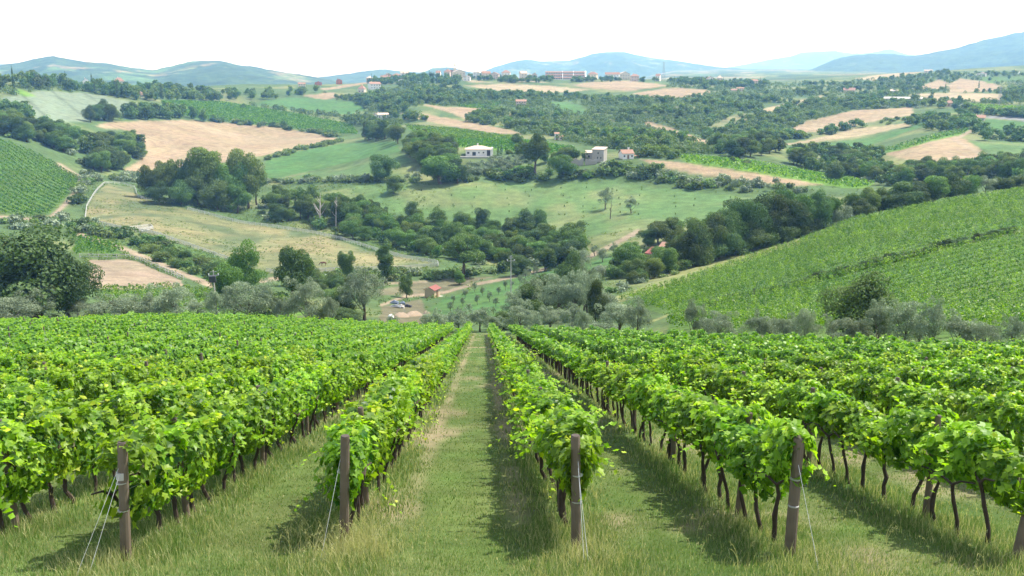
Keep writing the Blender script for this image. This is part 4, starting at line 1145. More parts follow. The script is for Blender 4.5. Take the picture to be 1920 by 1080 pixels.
# bare pale tree in the belt, dead sapling on the meadow
def bare_tree(px, py, hpx, label, seed, mat, R=None, spread=0.5):
    x, y, z = at(px, py, R); _, _, zc = proj(x, y, z); h = float(hpx * zc / FPX)
    r = np.random.default_rng(seed); g = Geo()
    g.tube([(0, 0, -0.3), (0.02 * h, 0, 0.4 * h), (0.05 * h, 0.02 * h, h)], [0.03 * h, 0.022 * h, 0.005 * h], 7)
    for i in range(11):
        t = r.uniform(0.25, 0.85); a = r.uniform(0, 6.28); L = h * spread * (1.05 - t)
        s = np.array([0.05 * h * t, 0.02 * h * t, t * h]); e = s + np.array([math.cos(a) * L * 0.7, math.sin(a) * L * 0.7, L * 0.9])
        g.tube([s, (s + e) / 2 + (0, 0, -0.02 * h), e], [0.012 * h, 0.008 * h, 0.003 * h], 5)
    e = bpy.data.objects.new('bare_tree', None); COL.objects.link(e); e.location = (x, y, z)
    link('trunk', g.mesh('trunk', [mat]), e)
    tag(e, label, 'bare tree')
bare_tree(600, 428, 66, 'pale leafless tree standing in the belt above the white fence', 1, M_PALEBARK)
bare_tree(630, 428, 58, 'slender pale dead tree right of the larger leafless one', 4, M_PALEBARK, spread=0.3)
bare_tree(1144, 411, 34, 'thin dead sapling just below the feathery meadow olive', 2, M_BARK, spread=0.25)

# ------------------------------------------------------------------ woods, hedges and scattered trees of the hills
GFLD = FID
OPEN = {NAMES.index(n) for n in ('wheat_field', 'green_field', 'crop_field', 'vineyard_ground', 'road', 'paddock_ground', 'lawn', 'dirt_track', 'sand_paddock', 'dry_grassland', 'meadow') if n in NAMES}
def fid_at(x, y):
    az = np.arctan2(x, y); lr = np.log(np.hypot(x, y))
    i = np.clip(np.rint(np.interp(lr, LR, np.arange(NR))).astype(int), 0, NR - 1); j = np.clip(np.rint((az - AZ[0]) / (AZ[1] - AZ[0])).astype(int), 0, NAZ - 1)
    return FID[i, j]
# polygon, count, {species: weight}, height range in m, width/height, where it stands
WOODS = [
 ([(-40, 168), (60, 152), (110, 150), (180, 146), (235, 160), (245, 185), (190, 180), (110, 170), (0, 172)], 114, dict(dark=5, broad=3, cypress=1), (8, 13), 0.85, 'on the left hilltop', 0),
 ([(240, 164), (330, 166), (420, 176), (500, 176), (600, 170), (600, 180), (500, 190), (420, 192), (300, 190), (240, 190)], 121, dict(dark=3, broad=4, bright=1), (7, 11), 0.9, 'in the tree line across the left hill', 0),
 ([(600, 172), (700, 185), (760, 190), (700, 200), (640, 196)], 60, dict(broad=3, shrub=3, greyshrub=1), (4, 8), 1.0, 'on the slope below the hilltop villas', 0),
 ([(-20, 195), (30, 200), (70, 226), (50, 236), (-10, 228)], 32, dict(dark=3, shrub=2), (6, 9), 1.0, 'beside the grey green crop field', 0),
 ([(160, 215), (215, 215), (220, 228), (160, 230)], 10, dict(dark=1), (10, 15), 0.9, 'in the dark clump below the grey green field', 0),
 ([(235, 212), (330, 212), (378, 220), (385, 235), (310, 228), (240, 226)], 35, dict(dark=3, broad=1), (8, 13), 0.9, 'in the hedge above the left wheat field', 0),
 ([(380, 234), (480, 240), (560, 250), (630, 260), (630, 253), (560, 243), (480, 232), (390, 226)], 62, dict(shrub=4, dark=1), (4, 7), 1.3, 'in the hedge under the left hill vineyard', 0),
 ([(-20, 236), (100, 240), (150, 268), (190, 278), (262, 268), (268, 305), (230, 318), (190, 325), (140, 302), (90, 280), (0, 252)], 128, dict(dark=2, broad=4, greyshrub=1, shrub=2), (7, 13), 1.0, 'in the wood left of the large wheat field', 0),
 ([(150, 330), (200, 326), (230, 332), (270, 330), (270, 345), (190, 340), (165, 352), (150, 370), (140, 400), (150, 350)], 29, dict(shrub=2, greyshrub=2), (3, 6), 1.2, 'in the scrub at the head of the paddock', 0),
 ([(490, 300), (560, 280), (640, 265), (640, 269), (560, 285), (495, 304)], 35, dict(shrub=1), (3.5, 5.5), 1.3, 'in the hedge between wheat and green field', 0),
 ([(480, 385), (560, 385), (600, 390), (690, 402), (760, 418), (870, 432), (960, 440), (1080, 445), (1090, 468), (1000, 482), (920, 505), (850, 492), (760, 470), (680, 456), (600, 432), (500, 412)], 168, dict(broad=3, shrub=4, open=1, dark=1, bright=3, greyshrub=1), (4, 10), 1.0, 'in the belt between paddock and meadow', 0),
 ([(490, 390), (560, 385), (600, 395), (690, 405), (720, 420), (650, 430), (560, 412)], 29, dict(broad=3, open=2, bright=1), (8, 13), 0.75, 'in the tall part of the paddock tree belt', 0),
 ([(930, 500), (1030, 480), (1090, 475), (1100, 490), (1040, 512), (960, 525), (930, 520)], 29, dict(broad=1, greyshrub=2, dark=1), (4, 8), 1.0, 'along the ditch above the lawn', 0),
 ([(160, 420), (230, 440), (320, 470), (420, 515), (400, 535), (320, 500), (240, 468), (160, 432)], 62, dict(shrub=5, dark=2), (2.5, 5), 1.2, 'in the scrub below the paddock fence', 0),
 ([(500, 344), (600, 345), (690, 342), (690, 336), (600, 338), (505, 338)], 40, dict(shrub=4, greyshrub=1), (3, 5.5), 1.3, 'in the hedge on top of the meadow', 0),
 ([(620, 345), (690, 342), (780, 345), (880, 342), (880, 336), (780, 338), (690, 336)], 32, dict(shrub=4, olive=2), (3, 5), 1.2, 'in the hedge under the farmhouse slope', 0),
 ([(870, 338), (930, 325), (1000, 325), (1090, 325), (1130, 335), (1100, 340), (1000, 342), (890, 342)], 40, dict(shrub=4, bright=1), (3, 6), 1.3, 'in the thicket below the stone ruins', 0),
 ([(1125, 315), (1180, 315), (1240, 328), (1330, 352), (1320, 360), (1230, 345), (1180, 338), (1130, 330)], 62, dict(shrub=3, greyshrub=2, broad=1), (3, 6.5), 1.2, 'on the bank under the wheat strip', 0),
 ([(1330, 335), (1400, 345), (1480, 352), (1540, 360), (1500, 368), (1400, 362), (1330, 352)], 32, dict(olive=2, greyshrub=2, shrub=2), (3, 5), 1.2, 'on the dry bank right of the meadow', 0),
 ([(860, 322), (900, 305), (980, 300), (1000, 315), (940, 330), (880, 335)], 59, dict(olive=1), (3, 4.2), 1.1, 'in the small olive grove below the farmhouse', 0),
 ([(680, 262), (700, 255), (740, 262), (760, 268), (750, 274), (700, 270)], 18, dict(broad=2, poplar=1, dark=1), (9, 13), 0.8, 'by the white house right of the green field', 0),
 ([(755, 275), (800, 268), (850, 290), (840, 325), (800, 322), (770, 300)], 35, dict(broad=3, dark=1, bright=1), (7, 13), 0.9, 'in the wood left of the white farmhouse', 0),
 ([(960, 290), (1000, 280), (1060, 290), (1100, 300), (1100, 310), (1000, 310)], 24, dict(bright=1, broad=1, dark=1), (5, 8), 1.0, 'between the farmhouse and the stone tower', 0),
 ([(1190, 285), (1260, 290), (1320, 300), (1420, 312), (1400, 318), (1280, 300), (1200, 296)], 35, dict(broad=1, shrub=2), (4, 7), 1.0, 'along the edge of the bright vineyard strip', 0),
 ([(700, 210), (730, 200), (760, 205), (800, 225), (830, 232), (800, 232), (740, 222)], 45, dict(dark=2, broad=2, cypress=1), (6, 10), 0.9, 'on the slope by the long wheat strip', 0),
 ([(640, 228), (700, 230), (740, 240), (720, 248), (660, 240)], 29, dict(dark=1, broad=2, cypress=1), (7, 11), 0.8, 'around the cottage on the left slope', 0),
 ([(870, 235), (905, 208), (950, 200), (1000, 205), (1060, 215), (1100, 225), (1160, 222), (1215, 242), (1330, 282), (1330, 292), (1200, 288), (1080, 265), (980, 245), (900, 238)], 318, dict(dark=1, broad=6, shrub=4, bright=1), (5, 9), 1.0, 'in the wood on the central hillside', 1),
 ([(1090, 182), (1200, 186), (1310, 185), (1420, 192), (1430, 212), (1310, 244), (1230, 225), (1150, 216), (1100, 200)], 360, dict(dark=1, broad=5, shrub=6, bright=1), (4, 8), 1.0, 'in the wood under the town wheat fields', 1),
 ([(650, 190), (700, 178), (760, 160), (860, 166), (890, 188), (870, 198), (780, 196), (700, 206), (660, 204)], 277, dict(dark=4, broad=5, shrub=2), (6, 11), 0.95, 'in the wood below the church hill', 1),
 ([(870, 178), (960, 178), (1090, 182), (1090, 190), (960, 190), (880, 190)], 126, dict(dark=3, broad=3, shrub=2), (5, 9), 1.0, 'in the tree line under the town wheat fields', 1),
 ([(1310, 187), (1450, 172), (1560, 168), (1700, 185), (1700, 198), (1560, 210), (1450, 245), (1350, 272), (1320, 268)], 457, dict(dark=1, broad=5, shrub=5, bright=1), (4, 9), 1.0, 'in the wood on the right hillside', 1),
 ([(1440, 157), (1600, 158), (1690, 142), (1780, 136), (1940, 138), (1940, 190), (1820, 198), (1700, 188), (1560, 166)], 346, dict(dark=2, broad=5, shrub=3, cypress=1), (5, 9), 0.95, 'on the far right hill', 1),
 ([(1250, 150), (1440, 158), (1440, 168), (1320, 168), (1250, 156)], 168, dict(dark=4, broad=3, cypress=1), (6, 10), 0.95, 'on the ridge right of the town', 1),
 ([(690, 152), (860, 142), (860, 160), (760, 160), (700, 172)], 189, dict(dark=5, broad=3, cypress=2), (7, 12), 0.8, 'on the wooded church hill', 1),
 ([(860, 142), (960, 148), (1100, 150), (1250, 150), (1250, 154), (1100, 154), (960, 156), (880, 150)], 189, dict(dark=4, broad=4, cypress=1), (5, 9), 0.9, 'between the houses of the hilltop town', 1),
 ([(1330, 280), (1380, 272), (1460, 270), (1465, 292), (1360, 298)], 35, dict(dark=3, broad=1), (8, 12), 0.95, 'in the dark grove behind the bright vineyard strip', 0),
 ([(1470, 290), (1560, 284), (1640, 290), (1670, 325), (1600, 330), (1500, 320)], 81, dict(dark=2, broad=3, bright=1), (5, 10), 1.0, 'in the wood below the ploughed knoll', 0),
 ([(1480, 330), (1560, 328), (1660, 330), (1700, 340), (1700, 350), (1600, 350), (1500, 345)], 54, dict(broad=2, bright=1, greyshrub=1, dark=1), (5, 9), 1.0, 'in the valley behind the right tree belt', 0),
 ([(1700, 325), (1800, 320), (1870, 315), (1940, 305), (1940, 340), (1800, 345), (1700, 345)], 81, dict(broad=2, bright=1, greyshrub=1, dark=2), (6, 10), 1.0, 'in the valley at the far right', 0),
 ([(1640, 225), (1700, 222), (1740, 208), (1780, 212), (1720, 238), (1640, 238)], 16, dict(shrub=1), (3, 5), 1.2, 'between the right wheat fields', 0),
 ([(1560, 240), (1600, 236), (1620, 240), (1580, 252), (1530, 254)], 18, dict(dark=2, shrub=1), (5, 8), 1.1, 'in the hedge below the right wheat field', 0),
 ([(1690, 232), (1760, 225), (1830, 232), (1850, 240), (1780, 248), (1700, 244)], 48, dict(dark=3, broad=2), (6, 10), 1.0, 'around the right hand farm buildings', 0),
 ([(1820, 245), (1940, 255), (1940, 268), (1840, 264)], 35, dict(dark=3, shrub=2), (5, 9), 1.0, 'in the hedge below the right road', 0),
 ([(1790, 212), (1850, 214), (1940, 216), (1940, 224), (1850, 218), (1800, 218)], 40, dict(dark=3, broad=1), (5, 8), 1.1, 'in the hedge above the right road', 0),
 ([(1560, 200), (1700, 190), (1800, 196), (1820, 206), (1720, 204), (1600, 206)], 81, dict(dark=2, broad=2, greyshrub=2), (5, 9), 1.0, 'around the long greenhouse on the right', 0),
 ([(420, 205), (480, 200), (560, 205), (640, 215), (640, 220), (560, 214)], 21, dict(shrub=2, dark=1), (3, 6), 1.1, 'scattered over the left hill vineyards', 0),
 ([(1500, 232), (1580, 250), (1500, 262), (1440, 262), (1400, 258)], 126, dict(shrub=3, broad=2, dark=1), (4, 8), 1.0, 'in the scrub left of the right wheat fields', 1),
 ([(620, 516), (700, 512), (800, 516), (925, 508), (930, 516), (800, 526), (700, 526), (620, 524)], 54, dict(shrub=3, greyshrub=1), (2.2, 3.6), 1.5, 'in the reedy hedge below the paddock', 0),
 ([(1150, 500), (1190, 470), (1240, 470), (1290, 500), (1280, 512), (1200, 530), (1150, 535)], 34, dict(shrub=4, bright=2, broad=1), (2.5, 5), 1.1, 'in the thicket at the barn by the right vineyard', 0),
 ([(850, 470), (960, 450), (1070, 450), (1095, 470), (1000, 490), (900, 505)], 40, dict(shrub=4, bright=2, broad=2), (4, 8), 1.0, 'in the lower thicket at the meadow foot', 0),
 ([(560, 520), (620, 520), (690, 545), (690, 570), (600, 560)], 21, dict(shrub=2, dark=1), (2.5, 5), 1.2, 'in the thicket below the lower paddock rail', 0),
 ([(1150, 555), (1250, 520), (1300, 508), (1290, 500), (1200, 520), (1140, 545)], 21, dict(shrub=1, greyshrub=1), (1.2, 2.4), 1.3, 'on the grassy bank above the right vineyard', 0),
 ([(0, 410), (140, 412), (200, 425), (150, 440), (0, 430)], 35, dict(shrub=2, greyshrub=1), (2.5, 5), 1.2, 'along the track under the left vineyard', 0),
]
cand = []
r = np.random.default_rng(404)
for wi, (poly, n, mix, (h0, h1), wr, where, dense) in enumerate(WOODS):
    p = np.array(poly, float)
    got_x, got_y = [], []
    while len(got_x) < n * 3:
        qx = r.uniform(p[:, 0].min(), p[:, 0].max(), n * 4); qy = r.uniform(p[:, 1].min(), p[:, 1].max(), n * 4)
        m = inpoly(qx, qy, poly); got_x += list(qx[m]); got_y += list(qy[m])
    qx, qy = np.array(got_x[:n * 3]), np.array(got_y[:n * 3])
    x, y, z = hit(qx, qy, 1450.0)
    f = fid_at(x, y)
    ok = ~np.isin(f, list(OPEN)) | (r.random(len(f)) < 0.03)
    cl = fbm(x / 38, y / 38, 60 + wi, 3) + r.normal(0, 0.06, len(x))
    ok &= np.argsort(np.argsort(-np.where(ok, cl, -9))) < n if dense else True
    idx = np.nonzero(ok)[0][:n]
    ks = list(mix); pw = np.array([mix[k] for k in ks], float); pw /= pw.sum()
    for i in idx:
        k = ks[r.choice(len(ks), p=pw)]
        sh = 0.55 if k in ('shrub', 'greyshrub') and h1 > 7 else 1.0
        h = r.uniform(h0, h1) * sh * (1.25 if k in ('cypress', 'poplar') else 1)
        w = h * wr * r.uniform(0.8, 1.25) * (0.26 if k == 'cypress' else 0.45 if k == 'poplar' else 1.5 if sh < 1 else 1.0)
        _, _, zc = proj(x[i], y[i], z[i])
        cand.append((h * w / zc ** 2, wi, k, x[i], y[i], z[i], h, w))
cand.sort(key=lambda c: -c[0])
DESC = dict(broad='mid green broadleaf tree', dark='dark green bushy tree', open='airy open tree', bright='fresh green leafy tree', poplar='slim upright poplar', cypress='narrow dark cypress', shrub='low green shrub', greyshrub='low grey green shrub', olive='small silvery olive tree')
rest = {}
for a, wi, k, x, y, z, h, w in cand:
    if NT.get(k, 0) < 262:
        tree(k, x, y, z, h, w, f"{DESC[k]} {WOODS[wi][5]}", f"{KNAME[k].replace('_', ' ')}s {WOODS[wi][5]}", sink=0.15)
    else:
        rest.setdefault(k, []).append((x, y, z, h, w))
for k, L in rest.items():
    Vl, tl = [], []
    for x, y, z, h, w in L:
        FV, ft = SPEC[k][tr.randrange(len(SPEC[k]))][3:5]
        a = tr.uniform(0, 6.28); c, s = math.cos(a), math.sin(a); sw, sh_ = w / NOMW[k], h / 10
        q = FV[:]; Vl.append(np.column_stack([(q[:, 0] * c - q[:, 1] * s) * sw + x, (q[:, 0] * s + q[:, 1] * c) * sw + y, q[:, 2] * sh_ + z - 0.2]))
        tl.append(np.clip(ft + tr.uniform(-0.22, 0.50), 0, 1))
    m = dict(broad=M_TREE, dark=M_DARK, shrub=M_SCRUB, greyshrub=M_OLIVE, olive=M_OLIVE, cypress=M_DARK, bright=M_BRIGHT, poplar=M_TREE, open=M_TREE)[k]
    tag(link('woodland', leafmesh('woodland', np.vstack(Vl), np.concatenate(tl), m)), f"distant mass of {DESC[k]}s covering the hills", 'woodland', kind='stuff')
SCRUB = [[(870, 232), (905, 205), (960, 198), (1090, 182), (1310, 184), (1430, 192), (1430, 215), (1350, 275), (1330, 292), (1200, 290), (1080, 268), (960, 250)],
 [(640, 190), (700, 176), (760, 162), (870, 168), (900, 178), (1090, 184), (1000, 200), (900, 198), (780, 200), (700, 212)],
 [(1320, 272), (1350, 240), (1450, 215), (1560, 180), (1720, 182), (1720, 200), (1560, 222), (1470, 245), (1450, 270)],
 [(1440, 158), (1600, 152), (1720, 140), (1940, 138), (1940, 200), (1720, 190), (1560, 178), (1440, 190)],
 [(1250, 152), (1440, 158), (1440, 190), (1330, 184), (1250, 164)],
 [(420, 200), (640, 190), (760, 235), (640, 230)], [(0, 160), (240, 158), (420, 180), (240, 186), (0, 180)]]
Vl, tl = [], []
r = np.random.default_rng(88)
for poly, n in zip(SCRUB, (2300, 1300, 1300, 1500, 500, 200, 260)):
    p = np.array(poly, float)
    qx = r.uniform(p[:, 0].min(), p[:, 0].max(), n * 3); qy = r.uniform(p[:, 1].min(), p[:, 1].max(), n * 3)
    m = inpoly(qx, qy, poly); qx, qy = qx[m][:n], qy[m][:n]
    x, y, z = hit(qx, qy, 1450.0); m = ~np.isin(fid_at(x, y), list(OPEN)); x, y, z = x[m], y[m], z[m]; k = len(x); q = 46
    h = r.uniform(1.6, 5.0, k); w = h * r.uniform(0.5, 0.9, k)
    d = norm(r.normal(0, 1, (k, q, 3)) + (0, 0, 0.3)); f = r.uniform(0.7, 1.05, (k, q, 1))
    P = np.stack([x, y, z + h * 0.45], 1)[:, None] + d * f * np.stack([w, w, h * 0.55], 1)[:, None]
    V, _ = quad_leaves(P.reshape(-1, 3), norm(d + r.normal(0, .4, d.shape)).reshape(-1, 3), np.repeat(h * 0.17, q) * r.uniform(.7, 1.3, k * q), r, 0.8)
    Vl.append(V); tl.append(np.clip(np.repeat(0.42 + r.normal(0, 0.2, k), q) + r.normal(0, .14, k * q), 0, 1))
tag(link('scrub', leafmesh('scrub', np.vstack(Vl), np.concatenate(tl), M_SCRUB)), 'low bushy scrub clothing the hillsides between the fields', 'scrub', kind='stuff')
print('trees', NT, {k: len(v) for k, v in rest.items()})

# ------------------------------------------------------------------ the other vineyards: rows of small vines
def vine_rows(poly, d0, d1, spacing, step, nq, size, hh, hw, label, rr, mat=M_VINE, skip=None, along=0.6, v0=0.55, v1=1.3):
    r = np.random.default_rng(len(label))
    p = np.array(poly, float)
    X, Y, _ = hit(np.clip(p[:, 0], -250, 2150), p[:, 1], rr[1])
    ok = (np.hypot(X, Y) > rr[0] * 0.8) & (np.hypot(X, Y) < rr[1] * 1.2)
    X, Y = X[ok], Y[ok]
    if d1 is None: a = d0
    else:
        (ax, bx), (ay, by), _ = hit([d0[0], d1[0]], [d0[1], d1[1]])
        a = math.atan2(by - ay, bx - ax)
    c, s = math.cos(a), math.sin(a)
    U, Vv = X * c + Y * s, -X * s + Y * c
    us = np.arange(U.min() - 20, U.max() + 20, step); vs = np.arange(Vv.min() - 20, Vv.max() + 20, spacing)
    uu, vv = np.meshgrid(us, vs)
    uu = uu + r.uniform(-0.3, 0.3, uu.shape) * step; vv = vv + r.normal(0, 0.06, vv.shape)
    x, y = (uu * c - vv * s).ravel(), (uu * s + vv * c).ravel()
    R = np.hypot(x, y)
    m = (R > rr[0]) & (R < rr[1]) & (np.abs(np.arctan2(x, y)) < rad(34))
    x, y = x[m], y[m]; z = ground(x, y)
    px, py, _ = proj(x, y, z)
    m = inpoly(px, py, poly) & (px > -60) & (px < 1990)
    if skip is not None: m &= ~near_line(px, py, *skip)
    x, y, z = x[m], y[m], z[m]
    n = len(x)
    if n * nq > 900000:
        print('too many', label, n)
    x, y, z = np.repeat(x, nq), np.repeat(y, nq), np.repeat(z, nq)
    N = n * nq
    th = r.uniform(0, math.pi, N) * 1.1 - 0.15
    big = np.repeat(0.62 + 0.75 * fbm(x[::nq] / 7, y[::nq] / 7, 17, 3), nq)
    vig = np.repeat(r.uniform(v0, v1, n), nq) * big
    al = r.uniform(-along, along, N) * step; ac = hw * np.cos(th) * vig * r.uniform(0.6, 1.1, N); az_ = hh * (0.42 + 0.58 * np.sin(th).clip(-0.3) * r.uniform(0.7, 1.1, N)) * (0.8 + 0.2 * vig)
    P = np.column_stack([x + al * c - ac * s, y + al * s + ac * c, z + az_])
    nr = norm(np.column_stack([-np.cos(th) * s, np.cos(th) * c, np.sin(th) + 0.15]) + r.normal(0, 0.45, (N, 3)))
    V, Q = quad_leaves(P, nr, size * r.uniform(0.7, 1.3, N), r, 0.9)
    ti = np.clip(0.20 + r.normal(0, 0.15, N) + np.repeat(r.normal(0, 0.12, n), nq), 0, 1)
    tag(link('vineyard', leafmesh('vineyard', V, ti, mat)), label, 'vineyard', kind='stuff')
    print(label, N)
vine_rows(P_RIGHTV, (1270, 590), (1900, 436), 2.9, 1.15, 64, 0.120, 2.0, 0.42, 'green vineyard spreading over the slope at the right', (80, 325), along=0.38, v0=0.5, v1=1.35, skip=([(1215, 606), (1268, 588), (1500, 534), (1700, 484), (1960, 428)], 5.5))
vine_rows(P_LEFTV, (10, 330), (120, 388), 2.8, 1.3, 12, 0.32, 1.6, 0.34, 'striped vineyard on the slope at the left edge', (380, 720))
vine_rows(P_SMALLV, (150, 470), (220, 472), 2.6, 1.2, 10, 0.33, 1.7, 0.5, 'small vineyard patch beside the sandy paddock', (200, 420))
vine_rows(P_BACKV, (250, 580), (400, 560), 2.6, 1.0, 16, 0.22, 1.7, 0.5, 'bright vineyard glimpsed between the olive trees', (150, 260))
vine_rows(P_V6, (420, 200), (640, 240), 3.2, 2.2, 6, 0.65, 1.8, 0.6, 'long vineyard on the left hill above the wheat', (600, 1200))
vine_rows(P_V7, (780, 245), (950, 262), 3.0, 1.8, 7, 0.55, 1.8, 0.55, 'bright vineyard behind the white farmhouse', (500, 900))
vine_rows(P_V8, (860, 272), (1060, 285), 3.0, 1.8, 7, 0.55, 1.8, 0.55, 'yellow green vineyard right of the white farmhouse', (450, 800))
vine_rows(P_V9, (1290, 300), (1560, 340), 3.0, 1.8, 7, 0.5, 1.8, 0.55, 'bright vineyard strip above the wheat strip', (430, 700))
vine_rows(P_V10, (1660, 285), (1800, 245), 3.0, 2.0, 6, 0.55, 1.8, 0.55, 'curved bright vineyard above the ploughed knoll', (450, 900))
vine_rows(P_V11, (1820, 200), (1915, 210), 3.0, 2.2, 6, 0.6, 1.8, 0.6, 'bright vineyard above the right road', (600, 1200))
vine_rows(P_V12, (850, 195), (950, 195), 3.0, 2.2, 6, 0.6, 1.8, 0.6, 'small vineyard under the church hill', (700, 1300))
# tufts of rough herbage in the paddock and on the banks
r = np.random.default_rng(91)
qx = np.concatenate([r.uniform(155, 825, 9000), r.uniform(0, 1920, 5200)]); qy = np.concatenate([r.uniform(344, 516, 9000), r.uniform(330, 610, 5200)])
x, y, z = hit(qx, qy, 5000.0); f = fid_at(x, y); inpad = f == NAMES.index('paddock_ground')
R_ = np.hypot(x, y)
dens = np.where(inpad, sstep(0.42, 0.62, fbm(x / 15, y / 15, 31, 4)) * 0.9 + 0.05, np.where((f == 0) & (R_ > 140) & (R_ < 560), 0.75, np.where(f == NAMES.index('meadow'), 0.10, 0)))
m = r.random(len(x)) < dens; x, y, z, inpad = x[m], y[m], z[m], inpad[m]; k = len(x); q = 14
h = np.where(inpad, r.uniform(0.2, 0.55, k), r.uniform(0.3, 1.1, k)); w = h * r.uniform(1.2, 2.2, k) * 0.6
d = norm(r.normal(0, 1, (k, q, 3)) + (0, 0, 0.5)); P = np.stack([x, y, z + h * 0.35], 1)[:, None] + d * np.stack([w, w, h * 0.6], 1)[:, None] * r.uniform(.6, 1, (k, q, 1))
V, _ = quad_leaves(P.reshape(-1, 3), norm(d + r.normal(0, .5, d.shape)).reshape(-1, 3), np.repeat(h * 0.3, q), r, 0.7)
tag(link('weeds', leafmesh('weeds', V, np.clip(np.repeat(0.45 + r.normal(0, .2, k), q) + r.normal(0, .1, k * q), 0, 1), M_SHRUB)), 'rough weedy tufts in the paddock and on grassy banks', 'weeds', kind='stuff')
# young olive saplings set out on the lawn
for i, (px, py) in enumerate([(850, 568), (872, 560), (895, 572), (880, 583), (905, 555), (918, 566), (935, 552), (930, 575), (948, 545), (905, 590), (868, 574), (845, 585), (960, 540), (975, 532), (890, 548), (955, 560), (985, 522), (1005, 517), (925, 590), (860, 592)]):
    ptree('olive', px, py, 14 + 3 * (i % 3), 13 + 3 * (i % 2), 'spindly young olive sapling on the sloping lawn', 'olive saplings on the lawn', lod=0)
# tiny saplings dotted in lines over the meadow
me_s = SPEC['shrub'][0][2]
for i in range(46):
    px = 790 + (i % 12) * 52 + 9 * math.sin(i * 3.1); py = 356 + (i // 12) * 15 + 3 * math.cos(i * 1.7)
    if not inpoly(np.array(px), np.array(py), FIELDS[15][2]): continue
    x, y, z = at(px, py)
    tag(link('sapling', me_s, None, (x, y, z), i * 1.3, (0.055, 0.055, 0.12)), 'tiny young sapling planted in a line on the wide meadow', 'sapling', 'saplings on the meadow')

# ------------------------------------------------------------------ buildings
def roof_geo(g, w, d, h, rh, kind, ov=0.5, th=0.18, m=0):
    x, y = w / 2 + ov, d / 2 + ov
    drop = 0.0
    if kind == 'gable':          # ridge along x
        pr = [(-x, -y, h), (x, -y, h), (x, 0, h + rh), (-x, 0, h + rh), (x, y, h), (-x, y, h)]
        V = pr + [(a, b, c + th) for a, b, c in pr]
        g.add(V, [(6, 7, 8, 9), (9, 8, 10, 11), (0, 3, 2, 1), (3, 5, 4, 2), (0, 1, 7, 6), (5, 11, 10, 4), (1, 2, 8, 7), (2, 4, 10, 8), (0, 6, 9, 3), (3, 9, 11, 5)], m=m)
    elif kind == 'gabley':       # ridge along y
        pr = [(-x, -y, h), (-x, y, h), (0, y, h + rh), (0, -y, h + rh), (x, y, h), (x, -y, h)]
        V = pr + [(a, b, c + th) for a, b, c in pr]
        g.add(V, [(6, 9, 8, 7), (9, 11, 10, 8), (0, 1, 2, 3), (3, 2, 4, 5), (0, 6, 7, 1), (5, 4, 10, 11), (1, 7, 8, 2), (2, 8, 10, 4), (0, 3, 9, 6), (3, 5, 11, 9)], m=m)
    elif kind == 'hip':
        k = max(x - y, 0.3) if x > y else 0.3
        V = [(-x, -y, h), (x, -y, h), (x, y, h), (-x, y, h), (-x, -y, h + th), (x, -y, h + th), (x, y, h + th), (-x, y, h + th), (-k, 0, h + rh), (k, 0, h + rh)]
        g.add(V, [(0, 3, 2, 1), (0, 1, 5, 4), (1, 2, 6, 5), (2, 3, 7, 6), (3, 0, 4, 7), (4, 5, 9, 8), (6, 7, 8, 9)], [(5, 6, 9), (7, 4, 8)], m=m)
    elif kind == 'shed':
        V = [(-x, -y, h), (x, -y, h), (x, y, h + rh), (-x, y, h + rh)]
        V = V + [(a, b, c + th) for a, b, c in V]
        g.add(V, [(0, 3, 2, 1), (4, 5, 6, 7), (0, 1, 5, 4), (1, 2, 6, 5), (2, 3, 7, 6), (3, 0, 4, 7)], m=m)
def walls_geo(g, w, d, h, rh, kind, m=0, base=-3.0):
    g.box(-w / 2, -d / 2, base, w / 2, d / 2, h, m)
    if kind == 'gable':
        for s in (-1, 1):
            x = s * w / 2
            a = [(x, -d / 2, h), (x, d / 2, h), (x, 0, h + rh * 0.93)]
            b = [(x - s * 0.3, p[1], p[2]) for p in a]
            g.add(a + b, [(0, 1, 4, 3), (1, 2, 5, 4), (2, 0, 3, 5)], [(0, 1, 2), (3, 4, 5)], m=m)
    elif kind == 'gabley':
        for s in (-1, 1):
            y = s * d / 2
            a = [(-w / 2, y, h), (w / 2, y, h), (0, y, h + rh * 0.93)]
            b = [(p[0], y - s * 0.3, p[2]) for p in a]
            g.add(a + b, [(0, 1, 4, 3), (1, 2, 5, 4), (2, 0, 3, 5)], [(0, 1, 2), (3, 4, 5)], m=m)
    elif kind == 'shed':
        V = [(-w / 2, -d / 2, h), (w / 2, -d / 2, h), (w / 2, d / 2, h), (-w / 2, d / 2, h), (w / 2, d / 2, h + rh * 0.95), (-w / 2, d / 2, h + rh * 0.95)]
        g.add(V, [(2, 3, 5, 4), (0, 1, 4, 5)], [(1, 2, 4), (0, 5, 3)], m=m)
def window_part(parent, x, z, ww, wh, y, name='window', frame=None):
    g = Geo(); t = min(0.12, ww * 0.12)
    g.box(x - ww / 2, y - 0.05, z, x - ww / 2 + t, y + 0.02, z + wh); g.box(x + ww / 2 - t, y - 0.05, z, x + ww / 2, y + 0.02, z + wh)
    g.box(x - ww / 2 + t, y - 0.05, z + wh - t, x + ww / 2 - t, y + 0.02, z + wh); g.box(x - ww / 2 + t, y - 0.05, z, x + ww / 2 - t, y + 0.02, z + t)
    f = link(name, g.mesh(name, [frame or M_CONC]), parent)
    g = Geo(); g.box(x - ww / 2 + t, y - 0.02, z + t, x + ww / 2 - t, y + 0.015, z + wh - t)
    link('pane', g.mesh('pane', [M_GLASS]), f)
